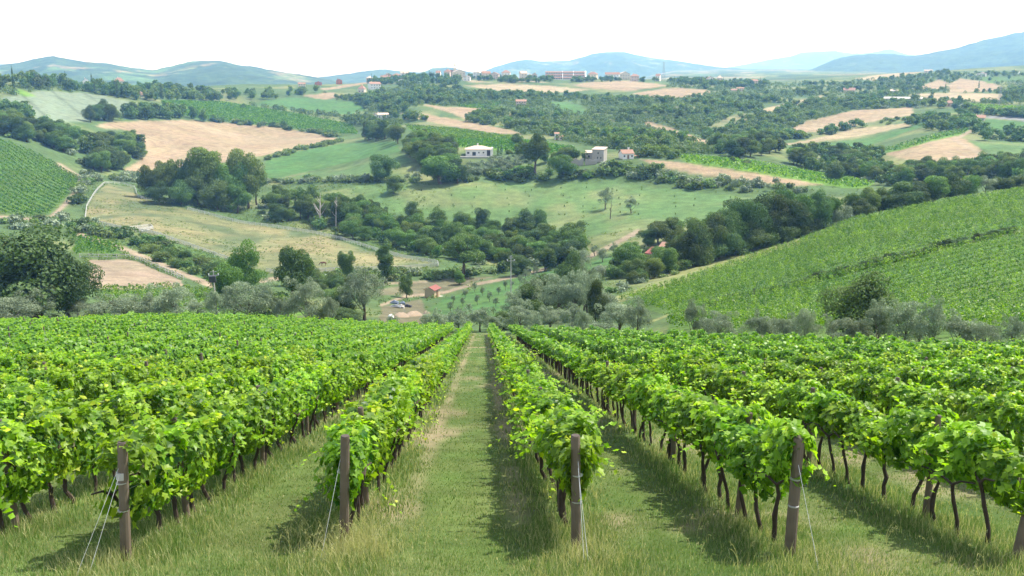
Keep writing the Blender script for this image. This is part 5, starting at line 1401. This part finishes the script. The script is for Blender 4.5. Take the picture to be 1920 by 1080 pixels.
def house(name, px, wpx, top, label, base=None, R=None, depth=9.0, roof='gable', rfrac=0.28, yaw=0.0, wall=M_CREAM, rmat=M_ROOF, wins=(3, 2), chim=True, door=True, cat='house', group=None):
    if R is None: x, y, z = at(px, base)
    else:
        a, _ = ray(px, base or top + 8); x, y = R * math.sin(a), R * math.cos(a); z = float(ground(x, y))
    _, pyb, zc = proj(x, y, z)
    mpp = float(zc) / FPX
    w = wpx * mpp; H = max(float(pyb - top) * mpp, 3.0)
    rh = H * rfrac; h = H - rh
    e = bpy.data.objects.new(name, None); COL.objects.link(e)
    e.location = (x, y, z); e.rotation_euler = (0, 0, -math.atan2(x, y) + rad(yaw))
    g = Geo(); walls_geo(g, w, depth, h, rh, roof); link('wall', g.mesh('wall', [wall]), e)
    g = Geo(); roof_geo(g, w, depth, h + 0.02, rh, roof, ov=min(0.6, 0.05 * w)); rf = link('roof', g.mesh('roof', [rmat]), e)
    if chim:
        g = Geo(); cx = w * tr.uniform(-0.3, 0.3); g.box(cx - .4, 0.6, h + rh * 0.4, cx + .4, 1.4, h + rh + 0.9); g.box(cx - .5, 0.5, h + rh + 0.902, cx + .5, 1.5, h + rh + 1.05)
        link('chimney', g.mesh('chimney', [wall]), rf)
    nc, nr_ = wins
    fh = h / max(nr_, 1)
    for j in range(nr_):
        for i in range(nc):
            xx = (i + 0.5) / nc * w - w / 2
            if door and j == 0 and i == nc // 2:
                g = Geo(); g.box(xx - 0.55, -depth / 2 - 0.05, 0, xx + 0.55, -depth / 2 + 0.02, min(2.2, fh * 0.85)); link('door', g.mesh('door', [M_WOODD]), e)
            else:
                window_part(e, xx, fh * j + fh * 0.34, min(1.3, w / nc * 0.5), min(1.5, fh * 0.45), -depth / 2)
    if label: tag(e, label, cat, group)
    return e, w, h, rh, mpp

# the white bungalow on its terrace
e, w, h, rh, _ = house('farmhouse', 897, 47, 273, 'white single storey farmhouse with hipped tile roof beside two small cypresses', base=292, depth=10, roof='hip', rfrac=0.36, wall=M_WALLW, rmat=M_ROOFP, wins=(0, 0), chim=True)
for xx, ww, wh, zz in ((-0.40, 1.5, 1.3, 1.1), (-0.17, 2.2, 2.3, 0.1), (0.02, 1.0, 1.0, 1.4), (0.20, 1.0, 1.0, 1.4)): window_part(e, xx * w, zz, ww, wh, -5.0, frame=M_WHITE)
g = Geo(); g.box(w * 0.30, -6.2, -1.5, w * 0.33, -5.0, h); g.box(w * 0.47, -6.2, -1.5, w * 0.5, -5.0, h); g.box(w * 0.33, -5.06, 0, w * 0.47, -4.98, h * 0.92, 1); link('porch', g.mesh('porch', [M_WALLW, M_DARKM]), e)
g = Geo(); g.box(-w * 0.75, -8.5, -2.5, w * 0.45, -5.3, 0.05); link('terrace', g.mesh('terrace', [M_CONC]), e)
g = Geo(); g.box(w * 0.502, -3.5, -2, w * 0.58, 3, h + 0.9); link('stair_tower', g.mesh('stair_tower', [M_WHITE]), e)
ptree('cypress', 934, 291, 18, 6, 'left of two small cypresses at the white farmhouse corner'); ptree('cypress', 940, 291, 21, 7, 'right of two small cypresses at the white farmhouse corner')
ptree('shrub', 955, 289, 12, 14, 'dark reddish shrub right of the two farmhouse cypresses')
house('shed', 986, 9, 281, 'small shed with bright white roof behind the leaning poplar', base=287, depth=4, roof='shed', rfrac=0.3, wall=M_CONC, rmat=M_WHITE, wins=(1, 1), chim=False, door=False, cat='shed')
# the stone tower house with its low wing and ruined walls
e, w, h, rh, _ = house('tower_house', 1124, 22, 277, 'square pale stone house of two storeys with low tiled roof', base=303, depth=7.5, roof='shed', rfrac=0.12, yaw=-14, wall=M_STONE, rmat=M_ROOFP, wins=(0, 0), chim=False)
window_part(e, 0.02 * w, h * 0.62, 0.9, 1.2, -3.75)
for xx in (-0.02, 0.26): window_part(e, xx * w, h * 0.24, 0.8, 1.2, -3.75)
house('farm_wing', 1104, 13, 283, 'low wing with yellowish tiled roof left of the stone house', base=301, depth=5, roof='shed', rfrac=0.2, wall=M_STONE, rmat=M_ROOFP, wins=(1, 1), chim=False, door=False)
def ruin(px, py, wpx, hpx, label):
    x, y, z = at(px, py); _, _, zc = proj(x, y, z); m = float(zc) / FPX
    g = Geo(); n = 9; w = wpx * m; r2 = np.random.default_rng(int(px))
    xs = np.linspace(-w / 2, w / 2, n + 1)
    for i in range(n):
        g.box(xs[i], -0.3, -1.5, xs[i + 1] - 0.003, 0.3, hpx * m * (0.75 + 0.3 * r2.random()))
    o = link('stone_wall', g.mesh('stone_wall', [M_STONE]), None, (x, y, z), -math.atan2(x, y)); tag(o, label, 'wall')
ruin(1082, 312, 24, 14, 'crumbling stone wall left of the square stone house'); ruin(1108, 310, 22, 10, 'lower crumbling stone wall at the foot of the square stone house')
e, w, h, rh, _ = house('cottage', 1174, 22, 281, 'white cottage with red tiled roof right of the square stone house', base=297, depth=7, roof='gable', rfrac=0.42, yaw=18, wall=M_WALLW, rmat=M_ROOF, wins=(3, 1))
g = Geo(); g.box(w * 0.5 + .1, -3, h * 0.55, w * 0.95, 2, h * 0.55 + .15)
for a_, b_ in ((w * .92, -2.8), (w * .92, 1.8)): g.box(a_ - .1, b_ - .1, -2, a_ + .1, b_ + .1, h * 0.548)
link('lean_to', g.mesh('lean_to', [M_ROOF]), e)
# small red roofed hut by the path, on its slab
x, y, z = at(811, 557); e = bpy.data.objects.new('garden_hut', None); COL.objects.link(e); e.location = (x, y, z + 0.25); e.rotation_euler = (0, 0, rad(-24))
g = Geo(); walls_geo(g, 3.0, 3.4, 2.0, 0.8, 'gabley', base=-0.2); link('wall', g.mesh('wall', [M_TAN]), e)
g = Geo(); roof_geo(g, 3.0, 3.4, 2.02, 0.85, 'gabley', 0.3, 0.1); link('roof', g.mesh('roof', [M_ROOFR]), e)
g = Geo(); g.box(-2.0, -2.4, -1.2, 2.2, 2.2, -0.2); link('slab', g.mesh('slab', [M_CONC]), e)
g = Geo(); g.box(1.5, -0.5, -0.1, 1.55, 0.5, 1.8); link('door', g.mesh('door', [M_WOODD]), e)
tag(e, 'tiny tan wooden hut with red gable roof beside the gravel path', 'hut')
# half hidden barn
house('barn', 1252, 22, 455, 'long low barn with pinkish tiled roof half hidden by trees', base=480, depth=8, roof='gable', rfrac=0.35, yaw=-20, wall=M_STONE, rmat=M_ROOF, wins=(2, 1), chim=False, cat='barn')
house('lean_shed', 1221, 12, 468, 'small shed with rusty red roof below the hidden barn', base=486, depth=6, roof='shed', rfrac=0.3, yaw=-20, wall=M_STONE, rmat=M_ROOFR, wins=(1, 1), chim=False, cat='shed')
house('house', 737, 22, 243, 'white house screened by poplars right of the green field', base=256, depth=9, roof='gable', wall=M_WALLW, rmat=M_ROOFP)
house('house', 1044, 9, 249, 'small tall white cottage in the wood behind the bright vineyards', base=262, depth=6, roof='shed', rfrac=0.15, wall=M_WALLW, wins=(1, 2), chim=False)
house('annex', 1052, 8, 255, 'lower annex with red roof right of the tall white cottage', base=263, depth=5, roof='shed', rfrac=0.3, wall=M_CREAM, wins=(1, 1), chim=False, door=False)
house('house', 977, 19, 187, 'pinkish house with red roof alone on the central hillside', base=199, depth=10, roof='gable', wall=M_PINK, wins=(4, 2))
house('cottage', 716, 24, 212, 'long white cottage with pale roof among trees on the left slope', base=223, depth=8, roof='gable', yaw=25, wall=M_WALLW, rmat=M_ROOFP, wins=(3, 1))
house('house', 162, 14, 147, 'white house among the dark trees of the left hilltop', base=161, depth=10, roof='gabley', rfrac=0.3, wall=M_WALLW, wins=(2, 2))
house('house', 224, 18, 146, 'pale house beside a tall cypress on the left hill', base=159, depth=10, roof='hip', rfrac=0.3, wall=M_CREAM, wins=(3, 2))
ptree('cypress', 219, 160, 30, 7, 'tall cypress beside the pale house on the left hill', R=925); ptree('cypress', 304, 184, 30, 8, 'pair of joined cypresses standing above the left tree line', R=1000)
house('house', 272, 28, 173, 'long low house with red roof under the left hill trees', base=182, depth=8, roof='gable', rfrac=0.5, wall=M_CREAM, wins=(4, 1))
house('house', 597, 13, 153, 'orange brick house left of the pale strip field on the skyline', R=1380, depth=10, roof='gabley', wall=M_BRICKR, wins=(2, 2)); house('house', 636, 11, 148, 'orange red house with cypresses on the skyline left of town', R=1420, depth=9, roof='gabley', wall=M_BRICKR, wins=(2, 2))
house('house', 566, 13, 155, 'pale house half lost in trees on the left skyline', R=1300, depth=9, wall=M_CREAM)
TOWN = [(693, 9, 143, 1430, M_PINK, 'small pink house above the left slope of town'), (725, 21, 142, 1400, M_CREAM, 'yellow villa with red roof left of the wooded church hill'), (728, 17, 138, 1490, M_PINK, 'pink row house behind the yellow villa'), (744, 16, 138, 1500, M_PINK, 'long pinkish house between villa and white block'), (759, 14, 133, 1480, M_WALLW, 'white block with red roof at the left of the church hill'), (756, 18, 147, 1330, M_WALLW, 'low white house in front of the white block'), (679, 12, 160, 1150, M_CREAM, 'grey beige house among trees below the skyline'), (702, 20, 154, 1260, M_WALLW, 'white gabled house on the left approach to town'),
 (860, 23, 131, 1500, M_CREAM, 'broad cream house with red roof right of the church tower'), (839, 11, 130, 1520, M_PINK, 'brownish house left of the church tower'), (822, 8, 133, 1500, M_WALLW, 'small white house in the trees left of the church'), (876, 13, 142, 1400, M_WALLW, 'low white house on the edge of the church hill field'), (893, 12, 131, 1510, M_WALLW, 'tall white house right of the dark church pines'), (911, 16, 134, 1500, M_CREAM, 'cream house in the row right of the church'), (928, 16, 136, 1500, M_PINK, 'red roofed pink house in the row right of the church'), (949, 16, 132, 1520, M_WALLW, 'white house with broad roof at mid town'), (981, 12, 134, 1510, M_CREAM, 'beige house among mid town trees'), (1002, 10, 137, 1500, M_PINK, 'small pink house left of the long terraced building'), (1112, 16, 135, 1510, M_CREAM, 'beige house just right of the long terraced building'), (1148, 26, 136, 1520, M_WALLW, 'wide white house at the right of town'), (1170, 20, 135, 1540, M_CREAM, 'cream house joined to the wide white one'), (1190, 15, 139, 1480, M_PINK, 'pinkish red house at the right end of town'), (1234, 8, 139, 1500, M_WALLW, 'lone white house between town and pylon'),
 (1331, 11, 144, 1460, M_WALLW, 'tall white villa with red roof on the right ridge'), (1349, 9, 142, 1500, M_CREAM, 'cream house right of the tall white villa'), (1414, 11, 149, 1500, M_PINK, 'small house with orange roof on the right ridge'), (1840, 15, 136, 1650, M_WALLW, 'white villa beside the far right hedge'), (1904, 11, 132, 1750, M_WALLW, 'white house near the right photo edge on the far hill'), (1740, 14, 131, 1850, M_CREAM, 'cream house on the far right skyline'), (1770, 10, 130, 1880, M_PINK, 'pink house on the far right skyline')]
for i, (px, wpx, top, R, wm, lab) in enumerate(TOWN):
    house('house', px, wpx, top, lab, R=R, depth=tr.uniform(8, 12), roof=('hip', 'gable', 'gabley')[i % 3], rfrac=0.3, yaw=tr.uniform(-20, 20), wall=wm, rmat=M_ROOF if i % 4 else M_ROOFP, wins=(max(2, int(wpx / 5)), 2), group='houses of the hilltop town' if px < 1250 else None)
house('house', 1376, 11, 167, 'low house with red roof in the wood under the right ridge', base=175, depth=8); house('house', 1388, 13, 164, 'second low red roofed house in the wood under the right ridge', base=171, depth=8)
house('house', 1592, 20, 165, 'house with long orange roof amid the right hillside trees', base=174, depth=9, rfrac=0.5, wins=(4, 1))
house('house', 1676, 13, 168, 'white house above the long greenhouse', base=178, depth=9, wall=M_WALLW, rmat=M_ROOFP); house('house', 1779, 20, 188, 'farmhouse with pinkish hipped roof right of the greenhouse', base=199, depth=10, roof='hip', rfrac=0.5, wall=M_PINK, wins=(3, 1))
house('farmhouse', 1832, 25, 216, 'farm building with bright orange roof by the right road', base=226, depth=9, rfrac=0.5, wall=M_CREAM, rmat=M_ROOF, wins=(4, 1)); house('shed', 1790, 16, 228, 'white roofed shed in front of the orange roofed farm', base=236, depth=7, roof='shed', rfrac=0.4, wall=M_CONC, rmat=M_WHITE, wins=(2, 1), chim=False, cat='shed')
e, w, h, rh, _ = house('greenhouse', 1693, 66, 182, 'long grey white greenhouse with low roof on the right hillside', base=191, depth=14, rfrac=0.35, wall=M_CONC, rmat=M_CONC, wins=(8, 1), chim=False, door=False, cat='greenhouse')
# church: nave and bell tower
a, _ = ray(853, 131); R = 1530; x, y = R * math.sin(a), R * math.cos(a); z = float(ground(x, y)); _, pyb, zc = proj(x, y, z); m = float(zc) / FPX
Ht = float(pyb - 119) * m
e = bpy.data.objects.new('church', None); COL.objects.link(e); e.location = (x, y, z); e.rotation_euler = (0, 0, -a)
g = Geo(); g.box(-2.2, -2.2, -3, 2.2, 2.2, Ht * 0.62); g.box(-2.5, -2.5, Ht * 0.62 + .003, 2.5, 2.5, Ht * 0.65)
for sx_ in (-1, 1):
    for sy_ in (-1, 1): g.box(sx_ * 1.5 - .5, sy_ * 1.5 - .5, Ht * 0.65 + .003, sx_ * 1.5 + .5, sy_ * 1.5 + .5, Ht * 0.82)
g.box(-2.3, -2.3, Ht * 0.82 + .003, 2.3, 2.3, Ht * 0.85)
g.tube([(0, 0, Ht * 0.85), (0, 0, Ht * 0.92), (0, 0, Ht)], [1.7, 1.0, 0.12], 8)
link('bell_tower', g.mesh('bell_tower', [M_CREAM]), e)
g = Geo(); g.box(-14, -4, -3, -2.6, 5, Ht * 0.42); link('nave', g.mesh('nave', [M_STONE]), e)
g = Geo(); V = [(-14.4, -4.5, Ht * .42 + .01), (-2.5, -4.5, Ht * .42 + .01), (-2.5, 5.5, Ht * .42 + .01), (-14.4, 5.5, Ht * .42 + .01), (-14.4, .5, Ht * .54), (-2.5, .5, Ht * .54)]
g.add(V, [(0, 1, 5, 4), (2, 3, 4, 5), (0, 3, 2, 1)], [(1, 2, 5), (3, 0, 4)]); link('roof', g.mesh('roof', [M_ROOF]), e)
tag(e, 'church with slender cream bell tower rising over the hilltop town', 'church')
# the long terraced building: three stepped blocks between white party walls
a, _ = ray(1060, 140); R = 1490; x, y = R * math.sin(a), R * math.cos(a); z = float(ground(x, y)); _, pyb, zc = proj(x, y, z); m = float(zc) / FPX
W_, Hb = 75 * m, float(pyb - 134) * m
e = bpy.data.objects.new('terraced_building', None); COL.objects.link(e); e.location = (x, y, z); e.rotation_euler = (0, 0, -a)
for b in range(3):
    x0 = -W_ / 2 + [0, 0.43, 0.70][b] * W_; x1 = -W_ / 2 + [0.425, 0.695, 0.985][b] * W_
    for lv in range(3):
        y0 = -9 + lv * 3.4; z0, z1 = Hb * lv / 3, Hb * (lv + 1) / 3
        g = Geo(); g.box(x0, y0, (z0 if lv else -3), x1, 9, z0 + Hb * 0.19); st = link('storey', g.mesh('storey', [M_WALLW]), e)
        g = Geo(); nb = 10
        for q in range(nb):
            xa = x0 + (q + 0.15) / nb * (x1 - x0); g.box(xa, y0 - .06, z0 + Hb * .05, xa + (x1 - x0) / nb * .7, y0 - .003, z0 + Hb * .16)
        link('window_band', g.mesh('window_band', [M_GLASS]), st)
        g = Geo(); V = [(x0, y0 - .8, z0 + Hb * .19 + .003), (x1, y0 - .8, z0 + Hb * .19 + .003), (x1, y0 + 3.3, z1 - .05), (x0, y0 + 3.3, z1 - .05)]; V = V + [(p, q, s - .25 if i_ < 2 else s - .25) for i_, (p, q, s) in enumerate(V)]
        g.add(V, [(0, 1, 2, 3), (4, 7, 6, 5), (0, 4, 5, 1), (1, 5, 6, 2), (2, 6, 7, 3), (3, 7, 4, 0)]); link('tiled_roof', g.mesh('tiled_roof', [M_ROOF]), e)
    g = Geo(); xw = x1 + .02; V = [(xw, -10.5, -3), (xw, 9.5, -3), (xw, 9.5, Hb * 1.05), (xw, 1, Hb * 1.03), (xw, -10.5, Hb * .25)]
    V2 = [(p + .9 + (1.2 if b == 2 else 0), q, s) for p, q, s in V]
    g.add(V + V2, [(0, 1, 6, 5), (1, 2, 7, 6), (2, 3, 8, 7), (3, 4, 9, 8), (4, 0, 5, 9), (0, 4, 3, 1), (5, 6, 8, 9)], [(1, 3, 2), (6, 7, 8)]); link('party_wall', g.mesh('party_wall', [M_WHITE]), e)
tag(e, 'long terraced building with red roof bands and white party walls in town', 'apartment block')

# ------------------------------------------------------------------ fences, poles, pylons and small things
def resample(pts, step):
    P = np.array([at(px, py)[:2] for px, py in pts]); d = np.r_[0, np.cumsum(np.hypot(*np.diff(P, axis=0).T))]
    s = np.arange(0, d[-1] + 0.01, step); return np.interp(s, d, P[:, 0]), np.interp(s, d, P[:, 1])
def fence(pts, label, step, h, rails, mat, pw=0.07, rh_=0.085, name='paddock_fence'):
    x, y = resample(pts, step); z = ground(x, y)
    e = bpy.data.objects.new(name, None); COL.objects.link(e); e.location = (x[0], y[0], z[0])
    g = Geo(); g.box(-pw, -pw, -0.3, pw, pw, h); pm = g.mesh('fence_post', [mat])
    for i in range(len(x)): link('fence_post', pm, e, (x[i] - x[0], y[i] - y[0], z[i] - z[0]))
    for rz_ in rails:
        g = Geo()
        for i in range(len(x) - 1):
            a = np.array([x[i] - x[0], y[i] - y[0], z[i] - z[0] + rz_]); b = np.array([x[i + 1] - x[0], y[i + 1] - y[0], z[i + 1] - z[0] + rz_])
            n2 = np.array([-(b - a)[1], (b - a)[0], 0]); n2 = n2 / (np.linalg.norm(n2) + 1e-9) * 0.03
            up = np.array([0, 0, rh_]); V = [a - n2 - up, b - n2 - up, b + n2 - up, a + n2 - up, a - n2 + up, b - n2 + up, b + n2 + up, a + n2 + up]
            g.add(V, [(0, 3, 2, 1), (4, 5, 6, 7), (0, 1, 5, 4), (1, 2, 6, 5), (2, 3, 7, 6), (3, 0, 4, 7)])
        link('rail', g.mesh('rail', [mat]), e)
    tag(e, label, 'fence')
fence([(160, 412), (163, 390), (180, 362), (197, 345), (230, 346), (252, 353), (258, 370), (270, 376), (312, 382)], 'white rail fence curving round the upper left end of the paddock', 4.2, 1.3, (0.65, 1.2), M_FENCE)
fence([(352, 394), (430, 414), (520, 428), (590, 439), (640, 451)], 'white rail fence along the tree belt at the paddock middle', 3.0, 1.45, (0.5, 0.95, 1.35), M_FENCE)
fence([(640, 451), (700, 470), (760, 486), (820, 496), (823, 501), (760, 506), (640, 509)], 'white rail fence turning the sharp right corner of the paddock', 2.6, 1.45, (0.5, 0.95, 1.35), M_FENCE)
fence([(640, 509), (545, 515), (520, 516), (496, 509)], 'weathered white fence at the lower paddock gate', 2.6, 1.4, (0.5, 0.95, 1.3), M_FENCE)
fence([(448, 495), (380, 472), (335, 456), (290, 440), (235, 432), (182, 419)], 'weathered white fence along the lower side of the paddock', 3.0, 1.35, (0.5, 0.95, 1.25), M_FENCE)
fence([(236, 433), (282, 427), (289, 431), (256, 438)], 'short white fence pen inside the left paddock', 2.6, 1.4, (0.5, 0.95, 1.3), M_FENCE)
fence([(150, 484), (235, 485), (262, 490), (300, 507), (345, 526)], 'grey wooden double rail fence round the sandy paddock', 2.4, 1.35, (0.55, 1.2), M_CONC)

def pole(px, py, top, R, label, transformer):
    x, y, z = at(px, py, R); _, pyb, zc = proj(x, y, z); h = float(pyb - top) * float(zc) / FPX
    e = bpy.data.objects.new('utility_pole', None); COL.objects.link(e); e.location = (x, y, z); e.rotation_euler = (0, 0, rad(12))
    g = Geo(); g.tube([(0, 0, -0.5), (0, 0, h)], [0.17, 0.10], 9); link('pole', g.mesh('pole', [M_CONC]), e)
    g = Geo(); g.box(-0.95, -.06, h - 1.05, 0.95, .06, h - 0.93); g.box(-0.6, -.06, h - .35, .6, .06, h - .25); link('crossarm', g.mesh('crossarm', [M_STEEL]), e)
    for xx in (-0.85, 0, 0.85):
        g = Geo(); g.tube([(xx, 0.1, h - .93), (xx, 0.1, h - .80), (xx, .1, h - .62)], [.05, .1, .05], 7); link('insulator', g.mesh('insulator', [M_WHITE]), e)
    if transformer:
        g = Geo(); g.box(-0.75, -.75, h - 2.2, .45, -.13, h - 1.1); g.box(-.65, -.8, h - 1.097, .35, -.13, h - 1.0); link('transformer', g.mesh('transformer', [M_DARKM]), e)
        g = Geo()
        for q in range(5): g.box(-.2, -.25, 1.5 + q, .2, -.2, 1.55 + q)
        link('rungs', g.mesh('rungs', [M_STEEL]), e)
    else:
        g = Geo(); g.tube([(-.4, -.12, h - .2), (-.4, -.12, h + .35), (.25, -.12, h + .35), (.25, -.12, h - .2)], .03, 5); g.box(-.3, -.3, h - .15, .2, -.13, h + .25); link('switch_box', g.mesh('switch_box', [M_STEEL]), e)
    tag(e, label, 'utility pole')
pole(958, 572, 480, 208, 'slender concrete utility pole with switch gear standing on the lawn', False)
pole(406, 590, 505, 172, 'utility pole carrying a dark transformer above the olive trees', True)
def pylon(px, top, R, label, hpx):
    a, _ = ray(px, top); x, y = R * math.sin(a), R * math.cos(a); z = float(ground(x, y)); _, pyb, zc = proj(x, y, z)
    h = float(pyb - top) * float(zc) / FPX
    e = bpy.data.objects.new('pylon', None); COL.objects.link(e); e.location = (x, y, z); e.rotation_euler = (0, 0, rad(20))
    g = Geo(); wb = 0.085 * h; t = 0.11
    lv = np.linspace(0, 1, 9)
    C = lambda f, sx_, sy_: (sx_ * wb * (1 - 0.85 * f), sy_ * wb * (1 - 0.85 * f), f * h)
    for sx_ in (-1, 1):
        for sy_ in (-1, 1): g.tube([C(0, sx_, sy_), C(1, sx_, sy_)], [t, t * .6], 4)
    for f0, f1 in zip(lv, lv[1:]):
        for (p, q) in (((-1, -1), (1, -1)), ((1, -1), (1, 1)), ((1, 1), (-1, 1)), ((-1, 1), (-1, -1))):
            g.tube([C(f0, *p), C(f1, *q)], t * .45, 4); g.tube([C(f0, *q), C(f1, *p)], t * .45, 4)
    link('tower', g.mesh('tower', [M_STEEL]), e)
    for f in (0.72, 0.84, 0.95):
        g = Geo(); L = 0.14 * h
        g.tube([(-L, 0, f * h), (0, 0, f * h + .03 * h), (L, 0, f * h)], [t * .4, t * .8, t * .4], 4); g.tube([(-L, 0, f * h), (L, 0, f * h)], t * .4, 4); link('crossarm', g.mesh('crossarm', [M_STEEL]), e)
    tag(e, label, 'pylon')
pylon(1245, 117, 1520, 'lattice power pylon on the ridge right of the hilltop town', 33)
pylon(1877, 164, 950, 'lattice power pylon near the right photo edge above the road', 45)

def mound(px, py, wx, wy, h, label, yaw, seed):
    x, y, z = at(px, py); n = 26
    U, V_ = np.meshgrid(np.linspace(-1, 1, n), np.linspace(-1, 1, n)); rr = np.hypot(U, V_)
    Z = h * np.clip(1 - rr ** 2, 0, 1) ** 0.7 * (0.8 + 0.4 * fbm(U * 3 + seed, V_ * 3, seed)) - 0.35
    c, s = math.cos(yaw), math.sin(yaw)
    X = U * wx * c - V_ * wy * s; Y = U * wx * s + V_ * wy * c
    Zg = ground(x + X, y + Y) - z
    i, j = np.meshgrid(np.arange(n - 1), np.arange(n - 1), indexing='ij')
    Q = np.stack([i * n + j, i * n + j + 1, (i + 1) * n + j + 1, (i + 1) * n + j], -1).reshape(-1, 4)
    o = link('soil_heap', build('soil_heap', np.stack([X, Y, Z + Zg], -1).reshape(-1, 3), [Q], [M_SOIL], smooth=True), None, (x, y, z)); tag(o, label, 'soil heap')
mound(753, 594, 1.5, 3.2, 1.3, 'left of two pale soil heaps behind the vine tops', rad(-12), 3)
mound(776, 592, 1.5, 4.2, 1.4, 'right and longer of two pale soil heaps', rad(-16), 5)
mound(800, 588, 1.0, 1.6, 0.9, 'small stony heap right of the two soil heaps', rad(5), 8)
x, y, z = at(733, 600); g = Geo()
g.tube([(0, 0, -.1), (0, 0, .25), (.02, 0, .7), (.03, 0, 1.0), (0, 0, 1.12)], [.48, .58, .55, .42, .15], 10)
tag(link('white_sack', g.mesh('white_sack', [M_WHITE], smooth=True), None, (x, y, z)), 'big white sack standing left of the soil heaps', 'sack')
for i, (px, py, w, d, h, mt, lab) in enumerate([(740, 570, 1.9, 1.2, .55, M_BLUE, 'blue tarpaulin covered stack at the left of the yard'), (755, 571, 1.2, 1.0, .5, M_BLUE, 'second blue covered stack beside the tree stem'), (742, 577, 2.4, 1.0, .4, M_STEEL, 'low grey stack of building material before the blue one'), (752, 578, 1.6, 1.2, .5, M_CONC, 'pale low stack right of the grey one'), (764, 576, 1.9, .9, .4, M_DARKM, 'dark flat stack under the small round tree')]):
    x, y, z = at(px, py); g = Geo()
    for q in range(4):
        dz = h / 4; j = tr.uniform(-.08, .08); g.box(-w / 2 + j, -d / 2 + j, q * dz + (-.3 if q == 0 else .003), w / 2 + j, d / 2 + j, (q + 1) * dz)
    g.tube([(-w * .45, 0, h), (0, 0, h + .12), (w * .45, 0, h)], [.1, d * .3, .1], 6)
    tag(link('material_stack', g.mesh('material_stack', [mt]), None, (x, y, z), tr.uniform(-.4, .4)), lab, 'stack')
# the grazing horse: one continuous body grown over a skeleton
x, y, z = at(607, 499)
me = bpy.data.meshes.new('horse')
vs = [(0, 0, 1.15), (.45, 0, 1.18), (.75, 0, 1.25), (1.1, 0, 1.05), (1.4, 0, .7), (1.62, 0, .45), (-.45, 0, 1.2), (-.75, 0, 1.1), (-.9, 0, .7)]
rs = [.30, .29, .22, .15, .13, .08, .30, .20, .05]
es = [(0, 1), (1, 2), (2, 3), (3, 4), (4, 5), (0, 6), (6, 7), (7, 8)]
for sx_, root in ((.55, 1), (-.6, 6)):
    for sy_ in (-.17, .17):
        b0 = len(vs); vs += [(sx_, sy_, .82), (sx_ + (.03 if root == 1 else -.10), sy_, .48), (sx_, sy_, .06)]; rs += [.13, .065, .06]
        es += [(root, b0), (b0, b0 + 1), (b0 + 1, b0 + 2)]
me.from_pydata(vs, es, [])
ho = link('horse', me, None, (x, y, z), rad(200)); ho.data.materials.append(M_HORSE)
sk = ho.modifiers.new('skin', 'SKIN')
for i, v in enumerate(me.skin_vertices[0].data): v.radius = (rs[i], rs[i]); v.use_root = (i == 0)
ho.modifiers.new('sub', 'SUBSURF').levels = 1
tag(ho, 'chestnut horse grazing with lowered head in the dry paddock', 'horse')

# ------------------------------------------------------------------ haze
hz = bpy.data.materials.new('haze'); hz.use_nodes = True; hz.cycles.volume_sampling = 'DISTANCE'
nt = hz.node_tree; nt.nodes.clear()
ho_ = nt.nodes.new('ShaderNodeOutputMaterial'); pv = nt.nodes.new('ShaderNodeVolumePrincipled')
pv.inputs['Color'].default_value = (0.24, 0.51, 1.0, 1)
pv.inputs['Absorption Color'].default_value = (1, 1, 1, 1)
pv.inputs['Density'].default_value = HAZE
pv.inputs['Anisotropy'].default_value = 0.0
nt.links.new(pv.outputs[0], ho_.inputs['Volume'])
zb, zt = float(ZT.min()) - 25, 560.0
g = Geo(); g.box(-24000, -300, zb, 24000, 24000, zt)
o = link('haze', g.mesh('haze', [hz], tints=False)); o['kind'] = 'stuff'; o['label'] = 'pale blue summer haze between the near and far hills'
